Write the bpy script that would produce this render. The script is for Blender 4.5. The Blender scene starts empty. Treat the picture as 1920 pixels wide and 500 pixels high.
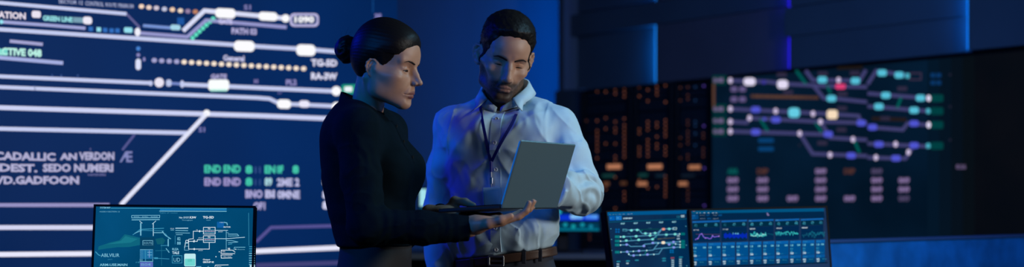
import bpy, math, random
import numpy as np
from concurrent.futures import ThreadPoolExecutor
from mathutils import Vector, Matrix
random.seed(7)
FPX = 2666.6667; CZ = 1.22; HOR = 380.0
COL = bpy.context.scene.collection

def S(px, py, Y):
    return np.array([(px-960)/FPX*Y, Y, CZ+(HOR-py)/FPX*Y])

# ------------------------------------------------------------------ objects
def thing(name, label, cat, loc=(0,0,0), group=None):
    o = bpy.data.objects.new(name, None); COL.objects.link(o)
    o.location = loc; o.empty_display_size = .05
    o['label'] = label; o['category'] = cat
    if group: o['group'] = group
    return o
def tag(o, label, cat, group=None):
    o['label'] = label; o['category'] = cat
    if group: o['group'] = group
    return o
def put(name, verts, faces, mats, parent=None, fmat=None, smooth=False, attrs=None, label=None):
    me = bpy.data.meshes.new(name)
    org = np.zeros(3)
    if parent is not None:
        p = parent; 
        while p is not None:
            org = org + np.array(p.location); p = p.parent
    v = np.asarray(verts, dtype=float).reshape(-1,3) - org
    if parent is None:
        c = v.mean(0); c[2] = v[:,2].min(); v = v - c
    me.from_pydata(v.tolist(), [], faces if isinstance(faces, list) else faces.tolist())
    if not isinstance(mats, (list, tuple)): mats = [mats]
    for m in mats: me.materials.append(m)
    if fmat is not None: me.polygons.foreach_set('material_index', np.asarray(fmat, dtype=np.int32))
    if smooth: me.polygons.foreach_set('use_smooth', np.ones(len(me.polygons), dtype=bool))
    if attrs:
        for k, a in attrs.items():
            at = me.attributes.new(k, 'FLOAT', 'POINT'); at.data.foreach_set('value', np.asarray(a, dtype=np.float32))
    me.update()
    o = bpy.data.objects.new(name, me); COL.objects.link(o)
    if parent is not None: o.parent = parent
    else: o.location = c
    if label: o['label'] = label
    return o
def struct(name, *a, **k):
    o = put(name, *a, **k); o['kind'] = 'structure'; return o

class MB:
    """collects simple solids into one mesh"""
    def __init__(s): s.v=[]; s.f=[]; s.m=[]
    def add(s, v, f, mi=0):
        n=len(s.v); s.v.extend([tuple(p) for p in v]); s.f.extend([tuple(i+n for i in q) for q in f]); s.m.extend([mi]*len(f)); return s
    def obox(s, c, u, v, w, mi=0, bev=0.0):
        """box centred at c with half-vectors u,v,w ; bev = absolute chamfer"""
        c,u,v,w=[np.asarray(a,float) for a in (c,u,v,w)]
        if bev<=0:
            P=[c+a*u+b*v+d*w for a in(-1,1) for b in(-1,1) for d in(-1,1)]
            F=[(0,1,3,2),(4,6,7,5),(0,4,5,1),(2,3,7,6),(0,2,6,4),(1,5,7,3)]
            return s.add(P,F,mi)
        L=[np.linalg.norm(a) for a in (u,v,w)]; t=[1-min(.95,bev/l) for l in L]
        P=[];idx={}
        for a in(-1,1):
            for b in(-1,1):
                for d in(-1,1):
                    for ax in range(3):
                        q=[a*t[0],b*t[1],d*t[2]]; q[ax]=(a,b,d)[ax]
                        idx[(a,b,d,ax)]=len(P); P.append(c+q[0]*u+q[1]*v+q[2]*w)
        F=[]
        for ax in range(3):
            for sg in(-1,1):
                o=[i for i in range(3) if i!=ax]; q=[]
                for (e,g) in((-1,-1),(1,-1),(1,1),(-1,1)):
                    k=[0,0,0];k[ax]=sg;k[o[0]]=e;k[o[1]]=g;q.append(idx[(k[0],k[1],k[2],ax)])
                F.append(q)
        for ax in range(3):
            o=[i for i in range(3) if i!=ax]
            for e in(-1,1):
                for g in(-1,1):
                    k0=[0,0,0];k0[o[0]]=e;k0[o[1]]=g;k1=list(k0);k0[ax]=-1;k1[ax]=1
                    F.append([idx[(*k0,o[0])],idx[(*k1,o[0])],idx[(*k1,o[1])],idx[(*k0,o[1])]])
        for a in(-1,1):
            for b in(-1,1):
                for d in(-1,1): F.append([idx[(a,b,d,i)] for i in range(3)])
        return s.add(P,F,mi)
    def box(s, x0,x1,y0,y1,z0,z1,mi=0,bev=0.0):
        return s.obox(((x0+x1)/2,(y0+y1)/2,(z0+z1)/2),((x1-x0)/2,0,0),(0,(y1-y0)/2,0),(0,0,(z1-z0)/2),mi,bev)
    def tube(s, pts, r, n=10, mi=0, cap=True, squash=None):
        pts=[np.asarray(p,float) for p in pts]; rs=r if hasattr(r,'__len__') else [r]*len(pts)
        rings=[]; up=None
        for i,p in enumerate(pts):
            d=pts[min(i+1,len(pts)-1)]-pts[max(i-1,0)]; d=d/(np.linalg.norm(d)+1e-12)
            if up is None:
                up=np.cross(d,[0,0,1.]); 
                if np.linalg.norm(up)<.1: up=np.cross(d,[1.,0,0])
            up=up-d*np.dot(up,d); up/=np.linalg.norm(up)+1e-12; sd=np.cross(d,up)
            rings.append([p+rs[i]*(math.cos(a)*up+math.sin(a)*sd) for a in [2*math.pi*k/n for k in range(n)]])
        v=[q for R in rings for q in R]; f=[]
        for i in range(len(pts)-1):
            for k in range(n): f.append((i*n+k,i*n+(k+1)%n,(i+1)*n+(k+1)%n,(i+1)*n+k))
        if cap: f.append(tuple(range(n))[::-1]); f.append(tuple((len(pts)-1)*n+k for k in range(n)))
        return s.add(v,f,mi)
    def build(s, name, mats, parent=None, smooth=False, label=None, fix=True):
        o=put(name, s.v, s.f, mats, parent, s.m, smooth, label=label)
        if fix:
            import bmesh
            bm=bmesh.new(); bm.from_mesh(o.data); bmesh.ops.recalc_face_normals(bm, faces=bm.faces); bm.to_mesh(o.data); bm.free()
        return o

# ------------------------------------------------------------------ materials
def lin(c):
    return tuple(((v/255)/12.92 if v/255<=.04045 else ((v/255+.055)/1.055)**2.4) for v in c)
_M={}
def em(rgb, k=1.0):
    key=('em',rgb,k)
    if key in _M: return _M[key]
    m=bpy.data.materials.new('glow'); m.use_nodes=True; nt=m.node_tree; nt.nodes.clear()
    e=nt.nodes.new('ShaderNodeEmission'); o=nt.nodes.new('ShaderNodeOutputMaterial')
    e.inputs[0].default_value=(*lin(rgb),1); e.inputs[1].default_value=k
    nt.links.new(e.outputs[0],o.inputs[0]); _M[key]=m; return m
def pbr(name, col, rough=.5, metal=0, bump=None, var=None, spec=.5, emis=None, sheen=0, sss=0, trans=0, alpha=1):
    """col linear rgb; bump=(scale(3) or float, strength, dist); var=(scale, amount)"""
    m=bpy.data.materials.new(name); m.use_nodes=True; nt=m.node_tree; b=nt.nodes['Principled BSDF']
    b.inputs['Base Color'].default_value=(*col,1); b.inputs['Roughness'].default_value=rough
    b.inputs['Metallic'].default_value=metal; b.inputs['Specular IOR Level'].default_value=spec
    if sheen: b.inputs['Sheen Weight'].default_value=sheen
    if trans: b.inputs['Transmission Weight'].default_value=trans
    if sss:
        b.inputs['Subsurface Weight'].default_value=sss; b.inputs['Subsurface Radius'].default_value=(.01,.004,.002); b.inputs['Subsurface Scale'].default_value=1
    tc=nt.nodes.new('ShaderNodeTexCoord')
    if var:
        n=nt.nodes.new('ShaderNodeTexNoise'); n.inputs['Scale'].default_value=var[0]; n.inputs['Detail'].default_value=5
        nt.links.new(tc.outputs['Object'],n.inputs['Vector'])
        r=nt.nodes.new('ShaderNodeMapRange'); r.inputs[1].default_value=.3; r.inputs[2].default_value=.7; r.inputs[3].default_value=1-var[1]; r.inputs[4].default_value=1+var[1]
        nt.links.new(n.outputs[0],r.inputs[0])
        x=nt.nodes.new('ShaderNodeVectorMath'); x.operation='SCALE'; x.inputs[0].default_value=col
        nt.links.new(r.outputs[0],x.inputs['Scale']); nt.links.new(x.outputs[0],b.inputs['Base Color'])
    if bump:
        mp=nt.nodes.new('ShaderNodeMapping'); sc=bump[0]; mp.inputs['Scale'].default_value=sc if hasattr(sc,'__len__') else (sc,)*3
        nt.links.new(tc.outputs['Object'],mp.inputs[0])
        n=nt.nodes.new('ShaderNodeTexNoise'); n.inputs['Scale'].default_value=1; n.inputs['Detail'].default_value=4
        nt.links.new(mp.outputs[0],n.inputs['Vector'])
        bp=nt.nodes.new('ShaderNodeBump'); bp.inputs['Strength'].default_value=bump[1]; bp.inputs['Distance'].default_value=bump[2]
        nt.links.new(n.outputs[0],bp.inputs['Height']); nt.links.new(bp.outputs[0],b.inputs['Normal'])
    return m
def wrinkle(m,scale,strength,dist,stretch=(1,1,1)):
    nt=m.node_tree; b=nt.nodes['Principled BSDF']; tc=nt.nodes.new('ShaderNodeTexCoord'); mp=nt.nodes.new('ShaderNodeMapping'); mp.inputs['Scale'].default_value=stretch
    n=nt.nodes.new('ShaderNodeTexNoise'); n.noise_type='RIDGED_MULTIFRACTAL'; n.inputs['Scale'].default_value=scale; n.inputs['Detail'].default_value=2.5; n.inputs['Distortion'].default_value=.6
    nt.links.new(tc.outputs['Object'],mp.inputs[0]); nt.links.new(mp.outputs[0],n.inputs['Vector'])
    bp=nt.nodes.new('ShaderNodeBump'); bp.inputs['Strength'].default_value=strength; bp.inputs['Distance'].default_value=dist
    nt.links.new(n.outputs[0],bp.inputs['Height'])
    if b.inputs['Normal'].links: nt.links.new(b.inputs['Normal'].links[0].from_socket,bp.inputs['Normal'])
    nt.links.new(bp.outputs[0],b.inputs['Normal']); return m

# ------------------------------------------------------------------ flat screen content, laid on a real plane
class Plane:
    def __init__(s,p0,u,v):
        s.p0=np.asarray(p0,float); s.u=np.asarray(u,float)/np.linalg.norm(u); v=np.asarray(v,float); v=v-s.u*np.dot(v,s.u); s.v=v/np.linalg.norm(v)
        s.n=np.cross(s.u,s.v)
        if np.dot(s.n, np.array([0,0,CZ])-s.p0)<0: s.n=-s.n
        s.cam=np.array([0,0,CZ])
    def at(s,px,py):
        px=np.asarray(px,float); py=np.asarray(py,float)
        d=np.stack([(px-960)/FPX, np.ones_like(px), (HOR-py)/FPX],-1)
        t=np.dot(s.p0-s.cam,s.n)/(d@s.n)
        return s.cam+d*t[...,None]
class Ink:
    """writes lines, blobs and lettering on a plane, given where they are seen in the photograph"""
    def __init__(s,plane,lift=.0006): s.P=plane; s.l=lift; s.v=[]; s.f=[]; s.m=[]; s.mats=[]; s.lay=1; s.o=(0,0,1.0)
    def xf(s,ox,oy,sc): s.o=(ox,oy,sc)
    def poly(s,pts,c):
        c=c if not isinstance(c,tuple) else em(c)
        if c not in s.mats: s.mats.append(c)
        mi=s.mats.index(c)
        pts=np.asarray(pts,float); ox,oy,sc=s.o
        w=s.P.at(ox+pts[:,0]/sc, oy+pts[:,1]/sc)+s.P.n*s.l*s.lay
        n=len(s.v); s.v.extend(w.tolist()); s.f.append(tuple(range(n,n+len(pts)))); s.m.append(mi)
    def up(s,k=1): s.lay+=k; return s
    def line(s,pts,t,c):
        pts=[np.asarray(p,float) for p in pts]; N=len(pts); L=[];R=[]
        for i in range(N):
            a=pts[max(i-1,0)];b=pts[min(i+1,N-1)]
            if 0<i<N-1:
                d1=pts[i]-a; d1/=np.linalg.norm(d1); d2=b-pts[i]; d2/=np.linalg.norm(d2); d=d1+d2; d/=np.linalg.norm(d); k=1/max(.5,np.dot(d,d1))
            else: d=b-a; d/=np.linalg.norm(d); k=1
            n=np.array([-d[1],d[0]])*t/2*k; L.append(pts[i]+n); R.append(pts[i]-n)
        for i in range(N-1): s.poly([L[i],L[i+1],R[i+1],R[i]],c)
    def rect(s,x0,y0,x1,y1,c,sk=0):
        s.poly([(x0,y0),(x1,y0+sk*(x1-x0)),(x1,y1+sk*(x1-x0)),(x0,y1)],c)
    def rr(s,x0,y0,x1,y1,c,r=None,sk=0):
        r=min((y1-y0)/2,(x1-x0)/2) if r is None else r; P=[]
        for cx,cy,a0 in((x1-r,y0+r,-90),(x1-r,y1-r,0),(x0+r,y1-r,90),(x0+r,y0+r,180)):
            for k in range(5):
                a=math.radians(a0+k*22.5); x=cx+r*math.cos(a); P.append((x,cy+r*math.sin(a)+sk*(x-x0)))
        s.poly(P,c)
    def dot(s,x,y,rx,c,ry=None):
        ry=ry or rx; s.poly([(x+rx*math.cos(k*math.pi/7),y+ry*math.sin(k*math.pi/7)) for k in range(14)],c)
    def box(s,x0,y0,x1,y1,t,c,sk=0):
        q=[(x0,y0),(x1,y0+sk*(x1-x0)),(x1,y1+sk*(x1-x0)),(x0,y1)]
        s.line(q+[q[0]],t,c)
    def text(s,x,y,t,h,c,w=None,sk=0.0,bold=0):
        """left edge x, baseline y, capital height h, squeezed to width w"""
        vs,fs=glyphs(t,round(min(.05,bold*.3*.72/h),3)); 
        if len(vs)==0: return
        W=vs[:,0].max()-vs[:,0].min(); k=h/.72; kx=k if w is None else w/W
        X=x+(vs[:,0]-vs[:,0].min())*kx; Yy=y-vs[:,1]*k+sk*(X-x)
        cm=c if not isinstance(c,tuple) else em(c)
        if cm not in s.mats: s.mats.append(cm)
        mi=s.mats.index(cm); ox,oy,sc=s.o
        offs=[(0,0)]
        for q,(dx,dy) in enumerate(offs):
            wv=s.P.at(ox+(X+dx)/sc,oy+(Yy+dy)/sc)+s.P.n*s.l*(s.lay+.3*q); n=len(s.v); s.v.extend(wv.tolist())
            for f in fs: s.f.append(tuple(i+n for i in f)); s.m.append(mi)
    def build(s,name,parent,label=None):
        return put(name,s.v,s.f,s.mats,parent,s.m,label=label)
_G={}
def glyphs(t,off=0.0):
    if (t,off) in _G: return _G[(t,off)]
    cu=bpy.data.curves.new('lettering','FONT'); cu.body=t; cu.resolution_u=2; cu.offset=off
    o=bpy.data.objects.new('lettering',cu); COL.objects.link(o)
    dg=bpy.context.evaluated_depsgraph_get(); me=bpy.data.meshes.new_from_object(o.evaluated_get(dg))
    vs=np.array([v.co[:2] for v in me.vertices]); fs=[tuple(p.vertices) for p in me.polygons]
    bpy.data.objects.remove(o); bpy.data.curves.remove(cu); bpy.data.meshes.remove(me)
    _G[(t,off)]=(vs,fs); return _G[(t,off)]

# ------------------------------------------------------------------ implicit surfaces
def smin(a,b,k):
    h=np.maximum(k-np.abs(a-b),0)/k; return np.minimum(a,b)-h*h*k*.25
def smax(a,b,k): return -smin(-a,-b,k)
def ell(p,c,r):
    q=(p-np.float32(c)); r=np.float32(r); a=q/r; k0=np.sqrt((a*a).sum(-1)); b=a/r; k1=np.sqrt((b*b).sum(-1))+1e-9
    return k0*(k0-1)/k1
def cap(p,a,b,r1,r2=None):
    r2=r1 if r2 is None else r2; a=np.float32(a); b=np.float32(b); ba=b-a; pa=p-a
    h=np.clip((pa@ba)/(ba@ba),0,1); d=pa-h[:,None]*ba
    return np.sqrt((d*d).sum(-1))-(r1+(r2-r1)*h)
def chain(p,pts,rs,k=.004):
    d=None
    for i in range(len(pts)-1):
        e=cap(p,pts[i],pts[i+1],rs[i],rs[i+1]); d=e if d is None else smin(d,e,k)
    return d
def rbox(p,c,M,half,r):
    """rounded box; M rows are local axes"""
    q=(p-np.float32(c))@np.float32(M).T; q=np.abs(q)-np.float32(half)+r
    return np.sqrt((np.maximum(q,0)**2).sum(-1))+np.minimum(q.max(-1),0)-r
def poly2(x,y,pts):
    """signed distance to a polygon in 2-D (negative inside)"""
    pts=np.asarray(pts,float); d=np.full(x.shape,1e9,np.float32); s=np.ones(x.shape,np.float32); n=len(pts)
    for i in range(n):
        ax,ay=pts[i]; bx,by=pts[i-1]; ex,ey=bx-ax,by-ay; wx,wy=x-ax,y-ay
        t=np.clip((wx*ex+wy*ey)/(ex*ex+ey*ey),0,1); dx,dy=wx-ex*t,wy-ey*t; d=np.minimum(d,dx*dx+dy*dy)
        c1=y>=ay; c2=y<by; c3=ex*wy>ey*wx
        s=np.where((c1&c2&c3)|(~c1&~c2&~c3),-s,s)
    return s*np.sqrt(d)
def hsh(i,j,k):
    n=(i*374761393+j*668265263+k*2147483647+1013904223)&0xffffffff
    n=((n^(n>>13))*1274126177)&0xffffffff; n=n^(n>>16)
    return (n&0xffff).astype(np.float32)/65535.
def noise(p,sc,off=0):
    q=p*np.float32(sc)+np.float32(off)+100; f=np.floor(q); t=q-f; t=t*t*(3-2*t); f=f.astype(np.int64); r=0
    for a in(0,1):
        for b in(0,1):
            for c in(0,1):
                w=(t[:,0] if a else 1-t[:,0])*(t[:,1] if b else 1-t[:,1])*(t[:,2] if c else 1-t[:,2])
                r=r+w*hsh(f[:,0]+a,f[:,1]+b,f[:,2]+c)
    return r*2-1
def table(zs,vals):
    """smooth interpolation table"""
    zs=np.asarray(zs,float); o=np.argsort(zs); zs=zs[o]; g=np.linspace(zs[0],zs[-1],200); out=[]
    ker=np.hanning(23); ker/=ker.sum()
    for v in np.asarray(vals,float).T:
        y=np.interp(g,zs,v[o]); yp=np.concatenate([np.full(11,y[0]),y,np.full(11,y[-1])]); out.append(np.convolve(yp,ker,'valid'))
    return lambda z:[np.interp(z,g,c).astype(np.float32) for c in out]
def loft(l,f,z,tab,p=2.3):
    hw,fr,bk=tab(z); c=(fr-bk)/2; d=(fr+bk)/2
    q=((np.abs(l)/hw)**p+(np.abs(f-c)/d)**p)**(1/p)
    return (q-1)*np.minimum(hw,d)*.9
def mesh_sdf(fn,lo,hi,h,B=8,fac=1.7):
    lo=np.asarray(lo,float);hi=np.asarray(hi,float)
    nb=np.maximum(1,np.ceil((hi-lo)/(h*B)).astype(int))
    I=np.stack(np.meshgrid(*[np.arange(n) for n in nb],indexing='ij'),-1).reshape(-1,3)
    def ev(P):
        out=np.empty(len(P),np.float32); C=40000
        def job(a): out[a:a+C]=fn(P[a:a+C].astype(np.float32))
        with ThreadPoolExecutor(4) as ex: list(ex.map(job,range(0,len(P),C)))
        return out
    c=lo+(I+.5)*h*B; d=ev(c); act=I[np.abs(d)<h*B*.87*fac]
    loc=np.stack(np.meshgrid(*[np.arange(B+1)]*3,indexing='ij'),-1)
    nodes=(act[:,None,None,None,:]*B+loc[None])
    F=ev((lo+nodes.reshape(-1,3)*h)).reshape(nodes.shape[:-1]); F=np.where(F==0,1e-7,F)
    N=np.array(nb)*B+2
    key=lambda a:(a[...,0]*N[1]+a[...,1])*N[2]+a[...,2]
    sg=F<0; cor=[(a,b,c) for a in(0,1) for b in(0,1) for c in(0,1)]
    cs=sum(sg[:,a:B+a,b:B+b,c:B+c].astype(np.int8) for a,b,c in cor)
    ac=np.argwhere((cs>0)&(cs<8)); base=act[ac[:,0]]*B+ac[:,1:]
    acc=np.zeros((len(ac),3));cnt=np.zeros(len(ac))
    g=lambda o:F[ac[:,0],ac[:,1]+o[0],ac[:,2]+o[1],ac[:,3]+o[2]]
    for o in cor:
        for ax in range(3):
            if o[ax]: continue
            o2=list(o);o2[ax]=1; fa=g(o);fb=g(o2); m=(fa<0)!=(fb<0)
            t=np.where(m,fa/np.where(m,fa-fb,1),0); p=np.repeat(np.array([o],float),len(ac),0); p[:,ax]+=t
            acc+=p*m[:,None]; cnt+=m
    V=lo+(base+acc/cnt[:,None])*h; K=key(base); od=np.argsort(K); Ks=K[od]
    Q=[]
    for ax in range(3):
        o=[0,0,0];o[ax]=1; A=F[:,:B,:B,:B]; Bv=F[:,o[0]:B+o[0],o[1]:B+o[1],o[2]:B+o[2]]
        e=np.argwhere((A<0)!=(Bv<0)); nb_=act[e[:,0]]*B+e[:,1:]; ins=A[e[:,0],e[:,1],e[:,2],e[:,3]]<0
        a1,a2=(ax+1)%3,(ax+2)%3; q=[]
        for (s,t) in((-1,-1),(0,-1),(0,0),(-1,0)):
            c_=nb_.copy(); c_[:,a1]+=s; c_[:,a2]+=t; k=key(c_); j=np.searchsorted(Ks,k); j=np.minimum(j,len(Ks)-1)
            q.append(np.where((Ks[j]==k)&(c_.min(1)>=0),od[j],-1))
        q=np.stack(q,1); ok=(q>=0).all(1); q=q[ok]; ins=ins[ok]; q=np.where(ins[:,None],q,q[:,::-1]); Q.append(q)
    return V,np.concatenate(Q)
def rot(yaw,pitch=0,roll=0):
    """columns: local right, forward, up in world"""
    return np.array(Matrix.Rotation(math.radians(yaw),3,'Z')@Matrix.Rotation(math.radians(pitch),3,'X')@Matrix.Rotation(math.radians(roll),3,'Y'))
def unit(v): v=np.asarray(v,float); return v/np.linalg.norm(v)
# ================================================================== SETTING
def wallpt(px, back=0.0, z=0.0):
    """point on the slanting right-hand wall line, seen at px; back = metres behind it"""
    D=1/(1/10.5+(px-1085)*4.229e-5); return np.array([(px-960)/FPX*D, D, z])+WN*(-back)
WA=np.array([125/FPX*10.5,10.5,0]); WB=np.array([960/FPX*7.66,7.66,0])
WU=unit(WB-WA); WN=np.array([WU[1],-WU[0],0.]); 
if WN[1]>0: WN=-WN
TOPZ=CZ+212/FPX*10.5
def wu(px): return float(np.dot(wallpt(px)-WA,WU))       # distance along the wall
def wz(px,py): D=1/(1/10.5+(px-1085)*4.229e-5); return CZ+(HOR-py)/FPX*D
def wud(px,b):
    x=(px-960)/FPX; P=WA-WN*b; return float(-(P[0]-x*P[1])/(WU[0]-x*WU[1]))
def wzd(px,py,b):
    P=WA-WN*b+WU*wud(px,b); return CZ+(HOR-py)/FPX*P[1]
def wbox(mb,u0,u1,z0,z1,front,back,mi=0,bev=0):
    c=WA+WU*(u0+u1)/2-WN*(front+back)/2+np.array([0,0,(z0+z1)/2])
    mb.obox(c,WU*(u1-u0)/2,WN*(back-front)/2,(0,0,(z1-z0)/2),mi,bev)

m_wall=pbr('painted_wall',(.13,.17,.22),.75,bump=(90,.15,.002),var=(1.5,.08))
m_panel=pbr('acoustic_panel',(.10,.15,.20),.8,bump=(400,.2,.001),var=(2,.08))
m_panel_lit=pbr('acoustic_panel_painted_light',(.16,.155,.20),.8,bump=(400,.2,.001),var=(2,.08))  # same panels; their different light is put into a greyer colour
m_bluewall=pbr('blue_wall_paint',(.07,.20,.44),.7,bump=(60,.1,.002),var=(1.2,.06))
m_floor=pbr('floor_carpet',(.03,.04,.055),.9,bump=(300,.5,.003),var=(30,.2))
m_ceil=pbr('ceiling_tile',(.10,.11,.13),.9,bump=(80,.2,.002))
m_black=pbr('black_plastic',(.004,.005,.006),.65,bump=(500,.1,.0004),spec=.12)
m_dark=pbr('dark_cabinet_metal',(.012,.015,.02),.5,metal=.3,bump=(200,.1,.0005))
m_desk=pbr('desk_laminate',(.10,.13,.16),.45,bump=(150,.1,.0005))
m_metal=pbr('brushed_metal',(.35,.38,.4),.35,metal=1,bump=((20,900,900),.2,.0004))

struct('floor',*(lambda b:(b.v,b.f))(MB().box(-4.2,6.2,-3,12.2,-.1,0)),m_floor)
struct('ceiling',*(lambda b:(b.v,b.f))(MB().box(-4.2,6.2,-3,12.2,3.3,3.4)),m_ceil)
struct('wall_left',*(lambda b:(b.v,b.f))(MB().box(-4.2,-4.1,-3,12.2,0,3.3)),m_wall)
struct('wall_front',*(lambda b:(b.v,b.f))(MB().box(-4.1,6.1,-3,-2.9,0,3.3)),m_wall)
struct('wall_side',*(lambda b:(b.v,b.f))(MB().box(6.1,6.2,-3,12.2,0,3.3)),m_wall)
struct('wall_back',*(lambda b:(b.v,b.f))(MB().box(-4.1,6.1,11.5,11.6,0,3.3)),m_bluewall)
# slanting wall: full-height backing far behind the cabinets, with the upper bulkhead in front of it
u0=wu(1036); uE=5.0
b=MB(); wbox(b,u0,uE,0,3.3,.78,.9); wbox(b,u0,uE,TOPZ+.012,3.3,.30,.78)
wbox(b,u0,u0+.06,TOPZ+.012,3.3,.06,.30)
struct('wall_right',b.v,b.f,m_wall)
# staggered proud panels of the bulkhead
g='staggered wall panels above the racks and display'
def panel(px0,px1,py0,py1,mat,label,depth=.05,ref=None,clip=True):
    ref=ref or px0; z0=max(TOPZ+.012,wzd(ref,py1,depth)); z1=min(3.3,wzd(ref,py0,depth))
    b=MB(); wbox(b,max(wu(1036),wud(px0,depth)),wud(px1,depth),z0,z1,depth,.299,bev=.004)
    o=b.build('wall_panel',mat); tag(o,label,'panel',g); return o
panel(1037,1240,-400,2,m_panel,'tall dark blue wall panel left of the upper stub of bright strip light',.20,ref=1226)
panel(1037,1240,47,900,m_panel,'dark teal wall panel washed by the bright cyan-blue strip light at its right end',.20,ref=1226)
panel(1037,1476,3.5,46.5,m_panel,'narrow dark panel band running above the first cyan-blue strip light',.13,ref=1226)
panel(1229,1490,-400,3,m_panel_lit,'wall panel tinted greyer for the light on it, at the top edge between the blue and the violet strips',.13,ref=1226)
panel(1229,1490,47.5,900,m_panel_lit,'wall panel tinted greyer for the light on it, between the cyan-blue strip light and the violet strip light',.13,ref=1226)
panel(1480,1822,-400,13.5,m_panel,'dark blue panel right of the upper stub of the violet strip',.06,ref=1478)
panel(1470,1811,14.5,69,m_panel,'dark blue panel band just above the lower violet strip light',.055,ref=1478)
panel(1480,1822,69.5,900,m_panel,'dark blue panel between the violet strip and the last blue strip light',.06,ref=1478)
panel(1815,2230,-400,900,m_panel,'almost black wall panel at the right end past the last blue strip',-.01,ref=1813)
def led(px,py0,py1,col,k,label,back=.1,w=.05):
    z0=max(TOPZ+.02,wzd(px,py1,back)); z1=min(3.28,wzd(px,py0,back)); 
    b=MB(); u=wud(px,back-.01)
    t=thing('strip_light',label,'light',tuple(WA+WU*u-WN*(back+w/2)+np.array([0,0,z0])),'strip lights between the wall panels')
    wbox(b,u-.012,u-.004,z0,z1,back,back+w); b.build('diffuser',em(col,k),t)
    b=MB(); wbox(b,u-.004,u-.0005,z0,z1,back-.003,back+w+.003); b.build('channel',m_metal,t)
    return t
led(1229,48,900,(20,130,235),2.6,'cyan-blue vertical strip light above the server racks',.140,.05)
led(1229,-300,2,(20,120,235),2.2,'blue strip light stub at the top edge above the server racks',.140,.05)
led(1480,70,900,(40,20,240),2.2,'violet vertical strip light above the left end of the wall display',.070,.05)
led(1480,-300,13,(40,20,240),2.2,'violet strip light stub at the top edge of the photo',.070,.05)
led(1815,-300,900,(10,110,220),2,'blue vertical strip light above the right end of the wall display',.0,.05)
STRIPS=[(1229,48,900,.145,(20,130,235),5.5,.19),(1229,-300,2,.145,(20,120,235),3.5,.19),(1480,70,900,.075,(50,20,240),2.6,.12),(1480,-300,13,.075,(50,20,240),3.0,.12),(1815,-300,900,.005,(10,110,220),4,.05)]
# pale blue side column between the blue wall and the racks
b=MB(); wbox(b,u0,wu(1084),0,TOPZ+.01,.02,.78,bev=.005); o=b.build('wall_pillar',m_panel); tag(o,'dark blue boxed-in column left of the server racks','column'); o['kind']='structure'; o.name='column'
# blue wall wash: vertical lamp hidden behind the corner of the slanting wall
cp=wallpt(1037,.35)
t=thing('wall_washer','tall blue wall washer lamp behind the corner right of the man in the white shirt','lamp',(cp[0]+.04,cp[1]+.05,0.0))
MB().box(cp[0]+.03,cp[0]+.07,cp[1]+.02,cp[1]+.08,.0,3.25).build('housing',m_dark,t)
def area(name,loc,aim,sx,sy,col,w,spread=180,parent=None):
    l=bpy.data.lights.new(name,'AREA'); l.shape='RECTANGLE'; l.size=sx; l.size_y=sy; l.energy=w; l.color=lin(col) if max(col)>1 else col; l.spread=math.radians(spread)
    o=bpy.data.objects.new(name,l); COL.objects.link(o)
    d=Vector(aim)-Vector(loc); o.rotation_euler=d.to_track_quat('-Z','Y').to_euler(); o.location=loc
    if parent is not None: o.parent=parent; o.location=Vector(loc)-parent.location
    return o
area('glow_tube',(cp[0]+.02,cp[1]+.05,1.7),(cp[0]-1,cp[1]+.45,1.7),.04,3.0,(0,150,255),9,parent=t)

for px,y0,y1,bk,col,w_,tgt in STRIPS:
    z0=max(TOPZ+.02,wzd(px,y1,bk)); z1=min(3.28,wzd(px,y0,bk)); u=wud(px,bk-.015); p=WA+WU*(u-.012)-WN*(bk+.02)+np.array([0,0,(z0+z1)/2]); q_=WA+WU*(u-.25)-WN*(tgt+.04)+np.array([0,0,(z0+z1)/2])
    area('wash_tube',tuple(p),tuple(q_),.03,z1-z0,col,w_*(z1-z0)*.5)
# ------------------------------------------------------------------ left video wall
D0,D1=5.6,6.95
A=S(0,380,D0);B=S(745,380,D1); VU=unit([B[0]-A[0],B[1]-A[1],0])
VP=Plane(A,VU,(0,0,1))
def vu(px): return float(np.dot(VP.at(px,380.)-A,VU))
L0=vu(-260); L1=vu(745); Z0,Z1=.5,2.95
t=thing('video_wall','huge dark blue video wall with glowing white track lines behind the woman','screen',tuple((A+VU*(L0+L1)/2)*[1,1,0]))
N=VP.n
b=MB(); c=A*[1,1,0]+VU*(L0+L1)/2-N*.06+np.array([0,0,(Z0+Z1)/2]); b.obox(c,VU*(L1-L0)/2+VU*.006,N*.055,(0,0,(Z1-Z0)/2+.006),bev=.004)
b.build('casing',m_black,t)
b=MB(); b.obox(A*[1,1,0]+VU*(L0+L1)/2-N*.06+np.array([0,0,.25]),VU*(L1-L0)/2*.96,N*.04,(0,0,.245)); b.build('plinth',m_dark,t)
def screen_mat(name,c1,c2,scale,pos=(.35,.65),refl=.04):
    m=bpy.data.materials.new(name); m.use_nodes=True; nt=m.node_tree; b=nt.nodes['Principled BSDF']
    b.inputs['Base Color'].default_value=(refl*.5,refl*.7,refl,1); b.inputs['Roughness'].default_value=.5; b.inputs['Specular IOR Level'].default_value=.08
    tc=nt.nodes.new('ShaderNodeTexCoord'); n=nt.nodes.new('ShaderNodeTexNoise'); n.inputs['Scale'].default_value=scale; n.inputs['Detail'].default_value=3
    r=nt.nodes.new('ShaderNodeValToRGB'); r.color_ramp.elements[0].position=pos[0]; r.color_ramp.elements[1].position=pos[1]
    r.color_ramp.elements[0].color=(*lin(c1),1); r.color_ramp.elements[1].color=(*lin(c2),1)
    nt.links.new(tc.outputs['Object'],n.inputs[0]); nt.links.new(n.outputs[0],r.inputs[0]); nt.links.new(r.outputs[0],b.inputs['Emission Color']); b.inputs['Emission Strength'].default_value=1
    return m
scr=Ink(VP,.0012)
m_vw=screen_mat('video_wall_image',(0,30,77),(0,43,103),.55,refl=.003)
q=[A*[1,1,0]+VU*l+np.array([0,0,z]) for l,z in((L0,Z0),(L1,Z0),(L1,Z1),(L0,Z1))]
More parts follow.
